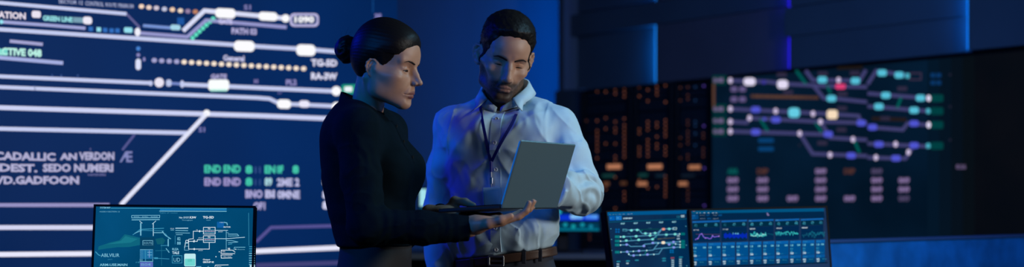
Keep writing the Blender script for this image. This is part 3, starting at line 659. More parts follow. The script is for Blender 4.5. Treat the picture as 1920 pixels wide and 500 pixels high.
# --- right monitors
def draw2(k):
    A1=(105,200,222);A2=(40,150,175);T=(0,100,120);N1=(190,235,240);B1=(130,150,235);W1=(180,215,230)
    k.poly([(78,72),(700,56),(706,84),(80,100)],(0,84,140)); k.poly([(92,102),(137,101),(139,137),(94,138)],(0,90,175)); k.poly([(142,101),(189,100),(190,134),(144,136)],(20,110,190))
    for x in(94,118,140,165,195,232,257): k.text(x,94-(x-94)*.025,'02',8,W1,w=12 if x<160 else 18,bold=1)
    k.text(98,124,'47',10,A1,w=16);k.text(150,122,'32',10,A1,w=18);k.text(200,126,'OVERVIEW',10,W1,w=74,sk=-.03,bold=2); k.text(622,114,'12',14,A2,w=22);k.text(652,112,'05',18,W1,w=28,bold=2)
    k.line([(90,150),(702,124)],4,(0,92,120))
    for x in(180,281,380,480,581): k.text(x,167-(x-180)*.033,'48:2F',11,(140,200,215),w=34,bold=2,sk=-.03)
    for x in(140,160):
        for y in(201,220): k.rect(x,y,x+14,y+13,(0,90,160))
    LC=(80,150,185)
    for pts in([(235,212),(322,207),(350,240),(440,236),(470,234),(500,204),(600,200)],[(180,265),(300,260),(540,246),(645,242)],[(180,300),(430,284),(470,250),(500,210)],[(180,328),(240,326),(260,340),(355,338),(370,322),(520,310),(645,302)],
      [(180,384),(280,378),(435,368),(470,322)],[(235,380),(255,410),(390,404),(480,398),(510,352),(650,344)],[(430,306),(600,318),(650,326)],[(440,360),(500,354),(600,347)]): k.line(pts,6,LC)
    for a in(((255,262),(268,290)),((385,370),(370,400)),((575,352),(590,318)),((470,245),(455,275)),((330,232),(350,212))): k.line(a,5,(0,120,115))
    k.line([(470,282),(605,272)],7,(70,70,66)); k.line([(330,208),(490,204)],4,(0,80,70)); k.line([(470,282),(500,280)],5,(90,110,90))
    for y in(264,297,328,384): k.rr(136,y-11,174,y+11,(0,105,115),4); k.text(140,y+4,'0:2',9,(60,180,180),w=28) 
    k.rr(196,203,232,222,(20,70,100),4);k.box(198,205,230,220,3,A1)
    for y in(242,300,322,344): k.rr(652,y-10,684,y+10,(0,105,110),4)
    k.box(590,193,618,208,3,N1)
    k.up()
    for x,y in((265,214),(310,211),(375,238),(450,235),(560,203),(205,264),(302,260),(410,254),(538,248),(606,244),(225,294),(322,288),(430,283)): k.dot(x,y,12,(120,220,215),9)
    for x,y in((228,325),(362,336),(432,312),(560,324),(594,305),(232,381),(324,374),(282,410),(390,403),(596,347)): k.dot(x,y,11,B1,9)
    k.rr(503,196,528,214,(235,150,135),7); k.rr(500,299,528,321,(245,228,200),8)
    for x,y in((180,265),(180,298),(180,329),(183,384),(245,400),(280,378),(334,407),(385,371),(440,402),(474,314),(642,243),(645,302),(645,326),(645,345),(414,240),(610,320)): k.dot(x,y,5,N1,6)
    for x,y in((245,240),(306,316),(410,198),(538,226),(528,270),(408,350),(458,378)): k.text(x-12,y+4,'T04',8,(50,110,135),w=24)
    k.text(620,263,'72',11,W1,w=22,bold=2);k.text(620,284,'63',11,W1,w=22,bold=2)
    for x in(565,582):
        for y in(363,379): k.rect(x,y,x+13,y+12,(0,100,165))
    for x,y,c in((148,462,A2),(222,458,A2),(292,452,A2),(504,438,A2),(504,456,A2),(570,434,(170,80,95)),(636,428,A2)): k.text(x,y,'ARR4',10,c,w=30,bold=2,sk=-.03)
    for x,ys in((150,(482,500)),(224,(476,)),(578,(452,468,484,500)),(638,(446,462,478,496))):
        for y in ys: k.text(x,y,'0:5',10,W1,w=20,bold=2)
    for x,y in((105,202),(110,285),(112,370),(116,456),(690,182),(694,330),(697,490)): k.dot(x,y,3,A1)
m_s2=screen_mat('track_monitor_image',(0,36,72),(2,48,86),4,refl=.004)
m_s3=screen_mat('dashboard_monitor_image',(0,36,74),(2,46,90),4,refl=.004)
rl=.027
q0=S(1135.5,395,4.7);q1=S(1291,391,5.02)
u=q1-q0; wdt=np.linalg.norm(u); u=unit(u); 
monitor('left one of the two right-hand monitors, with a teal track map',q0,u,np.array([-.055,.16,1]),wdt,.31,m_s2,draw2,(1120,380,4.165),.74,bz=.0042,margin_b=.014)
def draw3(k):
    A1=(110,195,220);A2=(60,160,190);W1=(190,220,232);TL=(60,205,205)
    k.poly([(50,62),(1080,42),(1084,66),(52,84)],(0,82,128)); k.poly([(50,84),(1084,66),(1090,118),(55,136)],(2,38,72))
    for x in(85,110,138,170,205,232): k.text(x,82,'48',9,W1,w=10 if x<120 else 18,bold=2)
    k.rr(60,58,76,68,(230,150,120),3); k.poly([(52,90),(102,88),(104,128),(54,130)],(10,115,200)); k.text(60,104,'08',9,A1,w=14)
    for x,y in((112,99),(112,126),(215,99),(215,126)): k.text(x,y,'Status 5',8,W1,w=42)
    for x,y in((162,99),(172,126),(258,99)): k.rr(x,y-10,x+28,y+3,(20,115,195),4)
    k.poly([(632,80),(645,76),(658,98),(642,102)],(130,120,170))
    xs=[55,283,495,703,903,1092]
    for i in range(5):
        x0,x1=xs[i],xs[i+1]-14; yo=-(x0-55)*.021
        k.poly([(x0,144+yo),(x1,140+yo-4),(x1,152+yo-4),(x0,156+yo)],(15,95,170)); k.text(x0+5,151+yo,'Line',7,A1,w=20)
        k.poly([(x0,158+yo),(x1,150+yo),(x1,188+yo),(x0,196+yo)],(0,42,66))
        for j in range(3): k.text(x0+12+j*(x1-x0)*.37,187+yo-j*3,['40','47','48'][j],18,A2,w=26,bold=1); k.text(x0+16+j*(x1-x0)*.37,170+yo-j*3,'98',6,A1,w=18)
        k.poly([(x0,198+yo),(x1,190+yo),(x1,298+yo),(x0,306+yo)],(2,38,76))
        k.text(x0+8,216+yo,'REPORT',9,(205,225,235),w=44,bold=3)
        for q in range(4): k.line([(x0+4,232+yo+q*20),(x1-4,226+yo+q*20)],1.2,(10,70,100))
    k.up()
    k.line([(75,288),(100,275),(115,245),(128,240),(140,262),(155,276),(172,272),(185,280),(200,278),(212,258),(225,266),(262,260)],7,(110,90,205)); k.line([(80,244),(270,246)],2,(110,70,110))
    for x,y in((128,242),(158,274),(212,256),(262,260),(98,278)): k.dot(x,y,5,(170,130,215))
    for i in range(18):
        x=302+i*10; h=16+6*math.sin(i*1.9); k.rect(x,256-h,x+8,258+h*.9,(5,40,190))
    k.text(368,245,'3 4 8',12,A1,w=48,bold=2)
    def wig(x0,x1,y,a,c,seed,n=26,t=6):
        r=random.Random(seed); k.line([(x0+(x1-x0)*i/n,y+r.uniform(-a,a)) for i in range(n+1)],t,c)
    wig(508,632,248,22,TL,3,22,4.5); wig(508,632,250,12,(150,235,230),5,14,4.5); wig(706,882,238,16,TL,8,30,4.5); wig(706,800,244,12,(30,130,150),9,14,5)
    k.line([(640,240),(690,248)],5,(10,80,100)); wig(912,1088,250,22,(20,90,115),11,30,5); wig(960,1088,240,18,(20,110,135),12,16,5)
    for s_,r_ in((3,508),(4,706)): pass
    cx=[60,178,288,398,502,606,708,816,914,1020,1100]
    for i in range(10):
        x0,x1=cx[i],cx[i+1]-10; yo=-(x0-60)*.027
        k.poly([(x0,316+yo),(x1,312+yo),(x1,334+yo),(x0,338+yo)],(8,92,165)); k.poly([(x0,338+yo),(x1,334+yo),(x1,424+yo),(x0,428+yo)],(0,76,136))
        k.poly([(x0,430+yo),(x1,426+yo),(x1,450+yo),(x0,454+yo)],(6,84,150)); k.poly([(x0,454+yo),(x1,450+yo),(x1,490+yo),(x0,494+yo)],(0,64,112))
    k.up()
    for i in range(10):
        x0,x1=cx[i],cx[i+1]-10; yo=-(x0-60)*.027
        k.text(x0+6,328+yo,'Track',8,A2,w=32);k.text(x0+4,358+yo,'1.8',15,A1,w=22,bold=2);k.text(x1-32,354+yo,'28',12,A1,w=24,bold=2)
        k.text(x0+4,384+yo,'8.5',11,A2,w=20,bold=1);k.text(x0+4,403+yo,'04',9,A2,w=18,bold=1);k.text(x0+4,420+yo,'58',14,W1,w=24,bold=2);k.text(x0+32,414+yo,'depart',5,A2,w=26)
        k.text(x0+6,446+yo,'Total',8,A2,w=30);k.text(x0+4,470+yo,'85',12,W1,w=24,bold=2);k.text(x0+6,486+yo,'47',10,W1,w=22,bold=2);k.text(x0+50,466+yo,'08 min',7,A2,w=34)
    k.poly([(62,500),(1110,462),(1110,470),(62,508)],(0,26,50))
q0=S(1291.5,391.5,4.85);q1=S(1551,385.5,4.97); u=q1-q0; wdt=np.linalg.norm(u)
monitor('right one of the two right-hand monitors, with blue dashboard charts and tiles',q0,u,np.array([-.045,.12,1]),wdt,.295,m_s3,draw3,(1285,380,4.168),.74,bz=.0065,margin_b=.014)
def draw4(k):
    k.rect(990,387,1122,402,(0,34,70));k.rect(985,402,1122,413,(10,50,205));k.rect(985,418,1122,431,(0,58,84))
    k.up()
    for x,c in((1076,(130,190,245)),(1086,(110,180,240)),(1104,(70,130,240)),(1114,(80,150,240))): k.rr(x-7,402,x+7,410,c,3)
    for x,y,c in((1048,387,(0,130,140)),(1049,397,(40,170,190)),(1060,421,(20,140,160)),(1075,424,(20,150,160)),(1092,421,(20,140,160)),(1108,424,(20,120,150)),(1034,396,(60,60,230))): k.dot(x,y,4,c)
    k.line([(990,430),(1123,430)],4,(0,110,135))
monitor('small blurred blue screen behind the bent elbow of the man',S(984,384,7.5),(1,0,0),(0,.05,1),.405,.145,screen_mat('far_monitor_image',(0,28,52),(0,34,60),5,refl=.004),draw4,(0,0,1.0),.955,bz=.006,margin_b=.006)
def draw5(k):
    k.rect(787,354,800,386,(165,225,235)); k.rect(803,354,850,362,(40,120,170)); k.rect(803,368,850,386,(20,80,130))
monitor('far screen with a bright cyan edge glimpsed between the woman and the man',S(784,350,7.5),(1,0,0),(0,.05,1),.30,.14,screen_mat('far_screen_image',(0,50,80),(0,60,96),5,refl=.003),draw5,(0,0,1.0),.955,bz=.006,margin_b=.006)
# --- laptop
m_alu=pbr('laptop_aluminium',(.27,.42,.47),.4,metal=.85,bump=(600,.05,.0002))
H0=S(938,388.5,3.7); hd=unit([.1525,.27,0]); bd=np.array([-hd[1],hd[0],0]); LW=.31; LD=.192
bdn=unit([bd[0],bd[1],-.055]); upn=np.cross(bdn,hd); upn=upn if upn[2]>0 else -upn
lap=thing('laptop','open grey laptop held up between the two people, lid back toward the camera','laptop',tuple(H0-[0,0,.02]))
HL=H0.copy(); H0=H0+np.array([0,0,.0068]); bc=H0+hd*LW/2+bdn*LD/2-upn*.0052
MB().obox(bc,hd*LW/2,bdn*LD/2,upn*.0052,bev=.0028).build('base',pbr('laptop_dark_base',(.06,.07,.085),.35,metal=.7),lap)
kb=MB()
for r in range(5):
    for c in range(13): kb.obox(H0+hd*(.028+c*.0212)+bdn*(.03+r*.019)+upn*.0014,hd*.009,bdn*.008,upn*.0012)
kb.build('keyboard',m_black,lap)
MB().obox(H0+hd*LW/2+bdn*.158+upn*.0006,hd*.05,bdn*.026,upn*.0006).build('touchpad',m_dark,lap)
ttop=S(976,262,3.675); lidv=ttop-HL; lidv=lidv-hd*np.dot(lidv,hd); LH=np.linalg.norm(lidv); lidv=unit(lidv); ln=np.cross(hd,lidv); ln=ln if ln[1]<0 else -ln
lidp=MB().obox(HL+hd*LW/2+lidv*(LH/2-.0005)+ln*.003,hd*LW/2,lidv*(LH/2+.001),ln*.003,bev=.0025).build('lid',m_alu,lap)
put('screen',[HL+hd*a_+lidv*b_-ln*.0014 for a_,b_ in((.006,.012),(LW-.006,.012),(LW-.006,LH-.005),(.006,LH-.005))],[(3,2,1,0)],screen_mat('laptop_screen_image',(20,110,190),(50,150,220),20),lap)
MB().obox(HL+lidv*(LH/2+.003)-hd*.0006+ln*.001,hd*.0006,lidv*(LH/2-.006),ln*.0012).build('edge_glow',em((10,95,190),.9),lap,label='thin screen edge glowing blue in place of light on it')  # edge made to glow for the blue light it catches
for s_ in(.04,.235): MB().tube([HL+hd*s_+upn*.003+ln*.000,HL+hd*(s_+.04)+upn*.003+ln*.000],.0035,10).build('hinge',m_dark,lap)
# ================================================================== PEOPLE
def mir(c,s): return (c[0]*s,c[1],c[2])
class Head:
    """head in local metres: x right, y forward, z up, origin between the ears"""
    def __init__(s,male):
        s.m=male; s.es=.94 if male else .78; s.ex=.0285 if male else .0295; s.ey=.0655 if male else .0690
    def warp(s,p):
        if s.m: return np.stack([p[:,0]/.95,p[:,1],np.where(p[:,2]<-.03,-.03+(p[:,2]+.03)/.88,p[:,2])],-1)
        z=p[:,2]; y=p[:,1]
        z=np.where(z<0,z/.90,z/(1+.03*np.clip(z/.08,0,1))); y=np.where(y<-.005,(y+.005)/.86-.005,y)
        return np.stack([p[:,0],y,z],-1)
    def skull(s,p):
        p=s.warp(p); m=s.m; a=np.abs(p[:,0]); q=np.stack([a,p[:,1],p[:,2]],-1)
        w=1.04 if m else 1.0
        d=ell(q,(0,-.010,.040),(.074,.097,.086))
        d=smin(d,ell(q,(0,.030,.045),(.062,.064,.058)),.02)
        d=smin(d,ell(q,(0,.032,-.035),(.053*w,.056,.062)),.03)                      # mid face
        d=smin(d,ell(q,(.0,.058,-.046),(.034,.036,.042)),.02)                       # muzzle
        jw=.052 if m else .0495
        d=smin(d,cap(q,(jw,.006,-.030),(jw-.002,.012,-.062),.016,.015),.03)         # ramus
        d=smin(d,cap(q,(jw-.002,.014,-.064),(.012,.072,-.093 if m else -.089),.015,.013),.025)       # jaw line
        d=smin(d,ell(q,(0,.074,-.093 if m else -.089),(.022 if m else .017,.017,.016)),.016)
        d=smin(d,ell(q,(.044,.056,-.014),(.020,.022,.014)),.022)                    # cheekbones
        d=smin(d,cap(q,(.046,.05,-.012),(.066,.012,-.002),.010,.008),.02)           # zygomatic arch
        if not m: d=smin(d,ell(q,(.040,.030,-.034),(.022,.036,.030)),.03)
        # brow
        d=smin(d,cap(q,(.010,.083,.030),(.044,.068,.032),.0085 if m else .0065,.007),.012)
        # eye sockets
        d=smax(d,-ell(q,(.031,.094,.010),(.019,.016,.013)),.014)
        # hollow under cheekbone and temple
        if m: d=smax(d,-ell(q,(.074,.040,-.050),(.018,.030,.030)),.03)
        d=smax(d,-ell(q,(.086,.045,.030),(.018,.026,.024)),.03)
        return d
    def ears(s,p):
        a=np.abs(p[:,0]); 
        # ear frame: u forward, v up, w outward; flares toward the back
        y=p[:,1]+(.002 if s.m else -.003); z=p[:,2]-(.002 if s.m else -.003); w=a-(.066 if s.m else .0665); y=y/s.es; z=z/s.es; w=w/s.es; fl=.42 if s.m else .28; c,sn=math.cos(fl),math.sin(fl)
        u=y*c-w*sn*-1*-1; 
        u=y*c-(w)*sn*-1; w2=w*c+y*sn
        t=.14; u2=u*math.cos(t)-z*math.sin(t); v2=u*math.sin(t)+z*math.cos(t)
        e=np.stack([u2,v2,w2],-1)
        pts=[(.004,.001,.003),(.009,.010,.004),(.008,.023,.005),(-.002,.031,.006),(-.014,.028,.006),(-.020,.016,.006),(-.019,.002,.006),(-.013,-.012,.005),(-.005,-.022,.004)]
        d=chain(e,pts,[.0024,.0028,.003,.0032,.0034,.0034,.0032,.003,.0032],.003)
        d=smin(d,chain(e,[(-.008,.020,.003),(-.012,.008,.004),(-.010,-.004,.004),(-.002,-.012,.004)],[.0025,.003,.003,.0028],.003),.003)
        d=smin(d,ell(e,(-.001,-.022,.003),(.007,.008,.0036)),.004)
        d=smin(d,ell(e,(.008,-.004,.002),(.004,.006,.004)),.003)
        pl=ell(e,(-.006,.004,-.001),(.016,.028,.0042)); pl=smax(pl,-ell(e,(-.002,-.003,.004),(.008,.010,.006)),.003)
        return smin(d,pl,.003)
    def face(s,p,ears=True):
        m=s.m; a=np.abs(p[:,0]); q=np.stack([a,p[:,1],p[:,2]],-1)
        d=s.skull(p); p0=p; p=s.warp(p); q=s.warp(q)
        # nose
        d=smin(d,chain(q,[(0,.078,.020),(0,.087,.0),(0,.093,-.022)],[.008,.0105,.012] if m else [.007,.009,.0105],.006),.010)
        if m:
            d=smin(d,chain(q,[(0,.086,.022),(0,.099,.002),(0,.1085,-.020)],[.0065,.0075,.0095],.006),.010)
            d=smin(d,ell(q,(0,.110,-.025),(.010,.010,.009)),.006); d=smin(d,ell(q,(.0115,.099,-.029),(.0078,.011,.0078)),.006)
            d=smax(d,-ell(q,(.0065,.104,-.037),(.0035,.006,.004)),.003)
        else:
            d=smin(d,chain(q,[(0,.086,.020),(0,.099,.000),(0,.109,-.017)],[.0050,.006,.0075],.006),.009)
            d=smin(d,ell(q,(0,.1115,-.0215),(.0078,.0085,.0075)),.005); d=smin(d,ell(q,(.0095,.0995,-.0255),(.0064,.010,.0066)),.005)
            d=smax(d,-ell(q,(.0055,.104,-.0325),(.003,.0055,.0035)),.0025)
        # philtrum bulge, lips
        d=smin(d,ell(q,(0,.081,-.054),(.024,.014,.018)),.010)
        lu=.0052 if not m else .0042
        d=smin(d,chain(q,[(0.003,.0945,-.0535),(.012,.0905,-.0560),(.024,.080,-.0605)],[lu,lu*.85,.0022],.004),.004)
        d=smin(d,chain(q,[(0,.0925,-.0665),(.010,.0895,-.0660),(.022,.080,-.0615)],[.0062 if not m else .0055,.005,.002],.004),.004)
        d=smax(d,-chain(q,[(0,.1005,-.0600),(.012,.0960,-.0605),(.0265,.083,-.0615)],[.0016,.0013,.0009],.002),.0022)
        d=smax(d,-ell(q,(0,.0965,-.0790),(.018,.006,.0065)),.008)                  # fold above the chin
        d=smax(d,-cap(q,(.018,.098,-.026),(.031,.088,-.056),.0022,.0014),.010)      # nasolabial
        # eyelids with the slit of a lowered gaze
        E=(s.ex,s.ey,.0105)
        d=smin(d,ell(q,E,(.0150,.0142,.0140)),.006)
        u=(q[:,0]-s.ex)/.0138; zc,hh=s.slit(u); e=q-np.float32(E); sl=np.maximum(np.abs(q[:,2]-zc)-hh,np.sqrt((e*e).sum(-1))-.0185); sl=np.maximum(sl,s.ey+.002-q[:,1])
        d=smax(d,-sl,.0010)
        d=smax(d,-chain(q,[(.019,s.ey+.0120,.0150),(.030,s.ey+.0135,.0182),(.042,s.ey+.0080,.0155)],[.0008,.0011,.0008]),.003)     # lid crease
        if ears: d=smin(d,s.ears(p0),.004)
        return d
    def slit(s,u):
        u2=np.clip(u*u,0,1); return (.0050 if s.m else .0062)-.0022*u2+.0006*u, (.0019 if s.m else .0032)*(1-u2)-.0004
    def neck(s,p,base,r0,r1):
        return cap(p,(0,-.022,-.035),base,r0,r1)
def lipmask(P,H):
    P=H.warp(P)
    q=np.stack([np.abs(P[:,0]),P[:,1],P[:,2]],-1).astype(np.float32)
    d=np.minimum(chain(q,[(0.003,.0965,-.0535),(.012,.0925,-.0560),(.023,.083,-.0605)],[.0062,.0048,.0018]),chain(q,[(0,.0945,-.0665),(.010,.0915,-.0660),(.021,.083,-.0615)],[.0070,.0052,.0018]))
    return np.clip(.5-d/.0016,0,1)
def skin_mat(name,col,lip,beard=None,bcol=(.02,.015,.012)):
    m=pbr(name,col,.48,bump=(700,.12,.0006),spec=.4,sss=.06); nt=m.node_tree; b=nt.nodes['Principled BSDF']
    n=nt.nodes.new('ShaderNodeTexNoise'); n.inputs['Scale'].default_value=60; n.inputs['Detail'].default_value=4
    tc=nt.nodes.new('ShaderNodeTexCoord'); nt.links.new(tc.outputs['Object'],n.inputs[0])
    c=nt.nodes.new('ShaderNodeMix'); c.data_type='RGBA'; nt.links.new(n.outputs[0],c.inputs[0]); c.inputs[6].default_value=(*[x*.86 for x in col],1); c.inputs[7].default_value=(*[min(1,x*1.12) for x in col],1)
    a=nt.nodes.new('ShaderNodeAttribute'); a.attribute_name='lip'
    x=nt.nodes.new('ShaderNodeMix'); x.data_type='RGBA'; nt.links.new(a.outputs['Fac'],x.inputs[0]); nt.links.new(c.outputs[2],x.inputs[6]); x.inputs[7].default_value=(*lip,1)
    a2=nt.nodes.new('ShaderNodeAttribute'); a2.attribute_name='beard'
    y=nt.nodes.new('ShaderNodeMix'); y.data_type='RGBA'; nt.links.new(a2.outputs['Fac'],y.inputs[0]); nt.links.new(x.outputs[2],y.inputs[6]); y.inputs[7].default_value=(*bcol,1)
    nt.links.new(y.outputs[2],b.inputs['Base Color']); return m
def hair_mat(name,col,sc):
    m=pbr(name,col,.5,bump=(sc,.45,.0009),spec=.18); return m
m_eye=pbr('eye_white',(.45,.43,.42),.2); m_iris=pbr('iris_dark',(.03,.018,.01),.15); m_brow=pbr('brow_hair',(.022,.014,.011),.7,spec=.2); m_lash=pbr('lash_hair',(.006,.005,.005),.6)

def ridge(q,off,sh=3.0,w=2.2):
    return np.clip(1-w*np.abs(noise(q,1.,off)),0,1)**sh
def hand(wrist,d,n,side,bends,thumb,scale=1.0,spread=6,curlp=0):
    """d toward the fingers, n out of the palm, t toward the thumb. returns sdf"""
    d=unit(d); n=np.asarray(n,float); n=unit(n-d*np.dot(n,d)); t=np.cross(n,d)*side; w=np.asarray(wrist,float); sc=scale
    P=[]; M=np.stack([t,d,n])
    off=[.028,.009,-.010,-.027]; base=[.088,.092,.087,.078]; ln=[(.043,.026,.020),(.047,.030,.021),(.044,.028,.021),(.034,.021,.018)]; rad=[.0088,.0090,.0086,.0076]
    fing=[]
    for i in range(4):
        a=math.radians(spread*(1.5-i)/1.5*.5); p=w+sc*(d*base[i]+t*off[i]); pts=[w+sc*(d*base[i]*.55+t*off[i]*.8),p]; dirn=unit(d*math.cos(a)+t*math.sin(a)); ang=0
        for k in range(3):
            ang+=math.radians(bends[i][k]); dd=dirn*math.cos(ang)+n*math.sin(ang); p=p+dd*ln[i][k]*sc; pts.append(p)
        r=rad[i]*sc; fing.append((pts,[r*1.15,r*1.18,r*1.02,r*.93,r*.80]))
    th=[w+sc*(d*.018+t*.018)]; 
    for k,(v,l) in enumerate(zip(thumb,(.043,.034,.027))):
        vv=unit(d*v[0]+t*v[1]+n*v[2]); th.append(th[-1]+vv*l*sc)
    thr=[.0155*sc,.0125*sc,.0105*sc,.0085*sc]
    pc=w+sc*(d*.050+t*.001)
    def f(p):
        e=rbox(p,pc,M,(.037*sc,.043*sc,.0125*sc),.012*sc)
        e=smin(e,cap(p,w-d*.03,w+d*.02*sc,.025*sc,.023*sc),.03)
        e=smin(e,ell((p-np.float32(w+sc*(d*.035+t*.022+n*.008)))@np.float32(M).T,(0,0,0),(.016*sc,.026*sc,.013*sc)),.015)
        for pts,r in fing: e=smin(e,chain(p,pts,r,.004),.0045)
        e=smin(e,chain(p,th,thr,.008),.009)
        return e
    return f,fing,th
def nail_mesh(mb,p0,p1,r,n):
    d=unit(p1-p0); n=unit(n-d*np.dot(n,d)); s_=np.cross(d,n); c=p1+n*r*.72+d*r*.1
    mb.obox(c,s_*r*.62,d*r*.85,n*r*.22,bev=r*.18)

def surf(fn,o,d,t0=0,t1=.6,n=500):
    """first hit of fn along a ray"""
    o=np.asarray(o,float);d=unit(d); t=np.linspace(t0,t1,n); v=fn((o+d*t[:,None]).astype(np.float32)); i=np.argmax(v<0)
    if v[i]>=0: return None
    if i==0: return o+d*t0
    a=v[i-1]/(v[i-1]-v[i]); return o+d*(t[i-1]+(t[i]-t[i-1])*a)
def person_body(name,parent,blocks,mat,attrfn):
    Vs=[];Fs=[];n=0;A={'lip':[],'beard':[]}
    for fn,lo,hi,h in blocks:
        V,Q=mesh_sdf(fn,lo,hi,h); Vs.append(V);Fs.append(Q+n);n+=len(V)
        l,b=attrfn(V); A['lip'].append(l);A['beard'].append(b)
    return put(name,np.concatenate(Vs),np.concatenate(Fs).tolist(),mat,parent,smooth=True,attrs={k:np.concatenate(v) for k,v in A.items()})
def from_sdf(name,fn,lo,hi,h,mat,parent,label=None,attrs=None):
    V,Q=mesh_sdf(fn,lo,hi,h); return put(name,V,Q.tolist(),mat,parent,smooth=True,label=label,attrs={k:f(V) for k,f in attrs.items()} if attrs else None)
def eyes(hd,R,O,sc,parent,gaze=-28,yawg=0):
    for sx in(-1,1):
        c=O+R@(np.array([hd.ex*sx*(.95 if hd.m else 1),hd.ey,.0105])*sc); mb=[]
        g=R@np.array(Matrix.Rotation(math.radians(yawg),3,'Z')@Matrix.Rotation(math.radians(gaze),3,'X')@Vector((0,1,0)))
        r=.0133*sc; V=[];F=[];FM=[]; a=unit(np.cross(g,[0,0,1.]));b_=np.cross(a,g); nu,nv=14,20
        for i in range(nu+1):
            th=math.pi*i/nu
            for j in range(nv): ph=2*math.pi*j/nv; V.append(c+r*(math.cos(th)*g+math.sin(th)*(math.cos(ph)*a+math.sin(ph)*b_)))
        for i in range(nu):
            for j in range(nv): F.append((i*nv+j,(i+1)*nv+j,(i+1)*nv+(j+1)%nv,i*nv+(j+1)%nv)); FM.append(1 if i<2 else 0)
        put('eyeball',V,F,[m_eye,m_iris],parent,FM,True)
        # upper lash line
        pts=[]
        for k in range(11):
            u=-1+2*k/10; zc,hh=hd.slit(u); x=u*.0138; z=zc+max(hh,0)-.0105; yy=math.sqrt(max(1e-6,.0147**2-x*x*.9-z*z)); zq=z+.0105; zq=zq*(1 if hd.m or zq>0 else .90)
            pts.append(O+R@(np.array([(hd.ex+x)*sx*(.95 if hd.m else 1),hd.ey+yy,zq])*sc))
        MB().tube(pts,[.0004*sc]+[.0008*sc]*(len(pts)-2)+[.0005*sc],6).build('eyelashes',m_lash,parent,smooth=True)
def loc(fn,R,O,sc):
    Rf=np.float32(R); 
    return lambda p:fn((p-np.float32(O))@Rf/np.float32(sc))*sc
def frame2(P,c,ang):
    """world points to (lateral, forward, z) with forward = (cos,sin)(ang)"""
    f=np.float32([math.cos(ang),math.sin(ang)]); x=P[:,0]-np.float32(c[0]); y=P[:,1]-np.float32(c[1])
    return -x*f[1]+y*f[0], x*f[0]+y*f[1], P[:,2]

def strands(mb,fn,R,O,sc,region,n,length,comb,rad,seed,lift=.0,curl=.3):
    """short hairs rooted on the surface fn=0"""
    g_=np.random.default_rng(seed); N=n*4; th=g_.uniform(0,2*math.pi,N); cz=g_.uniform(-.5,1,N); s_=np.sqrt(1-cz*cz)
    d=np.stack([s_*np.cos(th),s_*np.sin(th),cz],-1); o=np.array([0,0,.02]); lo_=np.full(N,.05); hi_=np.full(N,.17)
    f=lambda P:fn(P.astype(np.float32))
    for _ in range(14):
        mid=(lo_+hi_)/2; out=f(o+d*mid[:,None])>0; hi_=np.where(out,mid,hi_); lo_=np.where(out,lo_,mid)
    p=o+d*hi_[:,None]; keep=region(p); p=p[keep][:n]; e=.001
    G=np.stack([f(p+e*ax)-f(p) for ax in np.eye(3)],-1); G/=np.linalg.norm(G,axis=1)[:,None]+1e-9
    for i in range(len(p)):
        g=G[i]; c=comb(p[i]); c=unit(c-g*np.dot(c,g)+1e-6); L_=length*g_.uniform(.7,1.2); j=g_.normal(0,curl,3); pts=[]
        for k in range(4):
            t=k/3; pts.append(O+R@((p[i]-g*.002+g*(lift*L_*t)+(c+j*t*.5)*L_*t-g*L_*.25*t*t)*sc))
        mb.tube(pts,[rad,rad*.9,rad*.7,rad*.15],3,cap=False)
# ------------------------------------------------------------------ the woman
WC=np.array([(697-960)/FPX*3.85,3.87]); WANG=math.radians(-12)
WH=Head(False); WR=rot(-110,-10.5,0); WO=np.array([-.3475,3.85,1.580]); WS=1.0
wf=np.array([math.cos(WANG),math.sin(WANG),0]); wl=np.array([-wf[1],wf[0],0])   # forward, to her left
wcen=np.array([WC[0],WC[1],0])
def wp(l,f,z): return wcen+wl*l+wf*f+np.array([0,0,z])
zt=lambda y:CZ+(HOR-y)/692.6
wtab=table([zt(y) for y in(178,192,204,214,224,236,265,300,340,380,420,455,500,560,640)],
 [(.060,.012,.070),(.080,.016,.082),(.110,.022,.092),(.140,.036,.102),(.160,.054,.114),(.168,.068,.124),(.175,.086,.132),(.165,.104,.132),(.155,.112,.130),(.148,.113,.121),(.145,.112,.105),(.140,.110,.082),(.155,.108,.09),(.175,.11,.115),(.18,.11,.125)])
wsh_n=S(672,243,3.70); wel_n=S(688,424,3.62); wwr_n=S(880,428,3.655)
wsh_f=wp(.155,-.01,zt(240)); wel_f=wp(.20,.02,1.13); wwr_f=S(832,400,3.93)
def w_torso(p):
    l,f,z=frame2(p,WC,WANG); d=smax(loft(l,f,z,wtab,2.2),z-zt(204)-.22*np.clip(-f,-.1,.1),.02)
    for s_ in(-1,1): d=smin(d,ell(np.stack([l,f,z],-1),(.068*s_,.078,zt(318)),(.062,.050,.062)),.04)
    return d
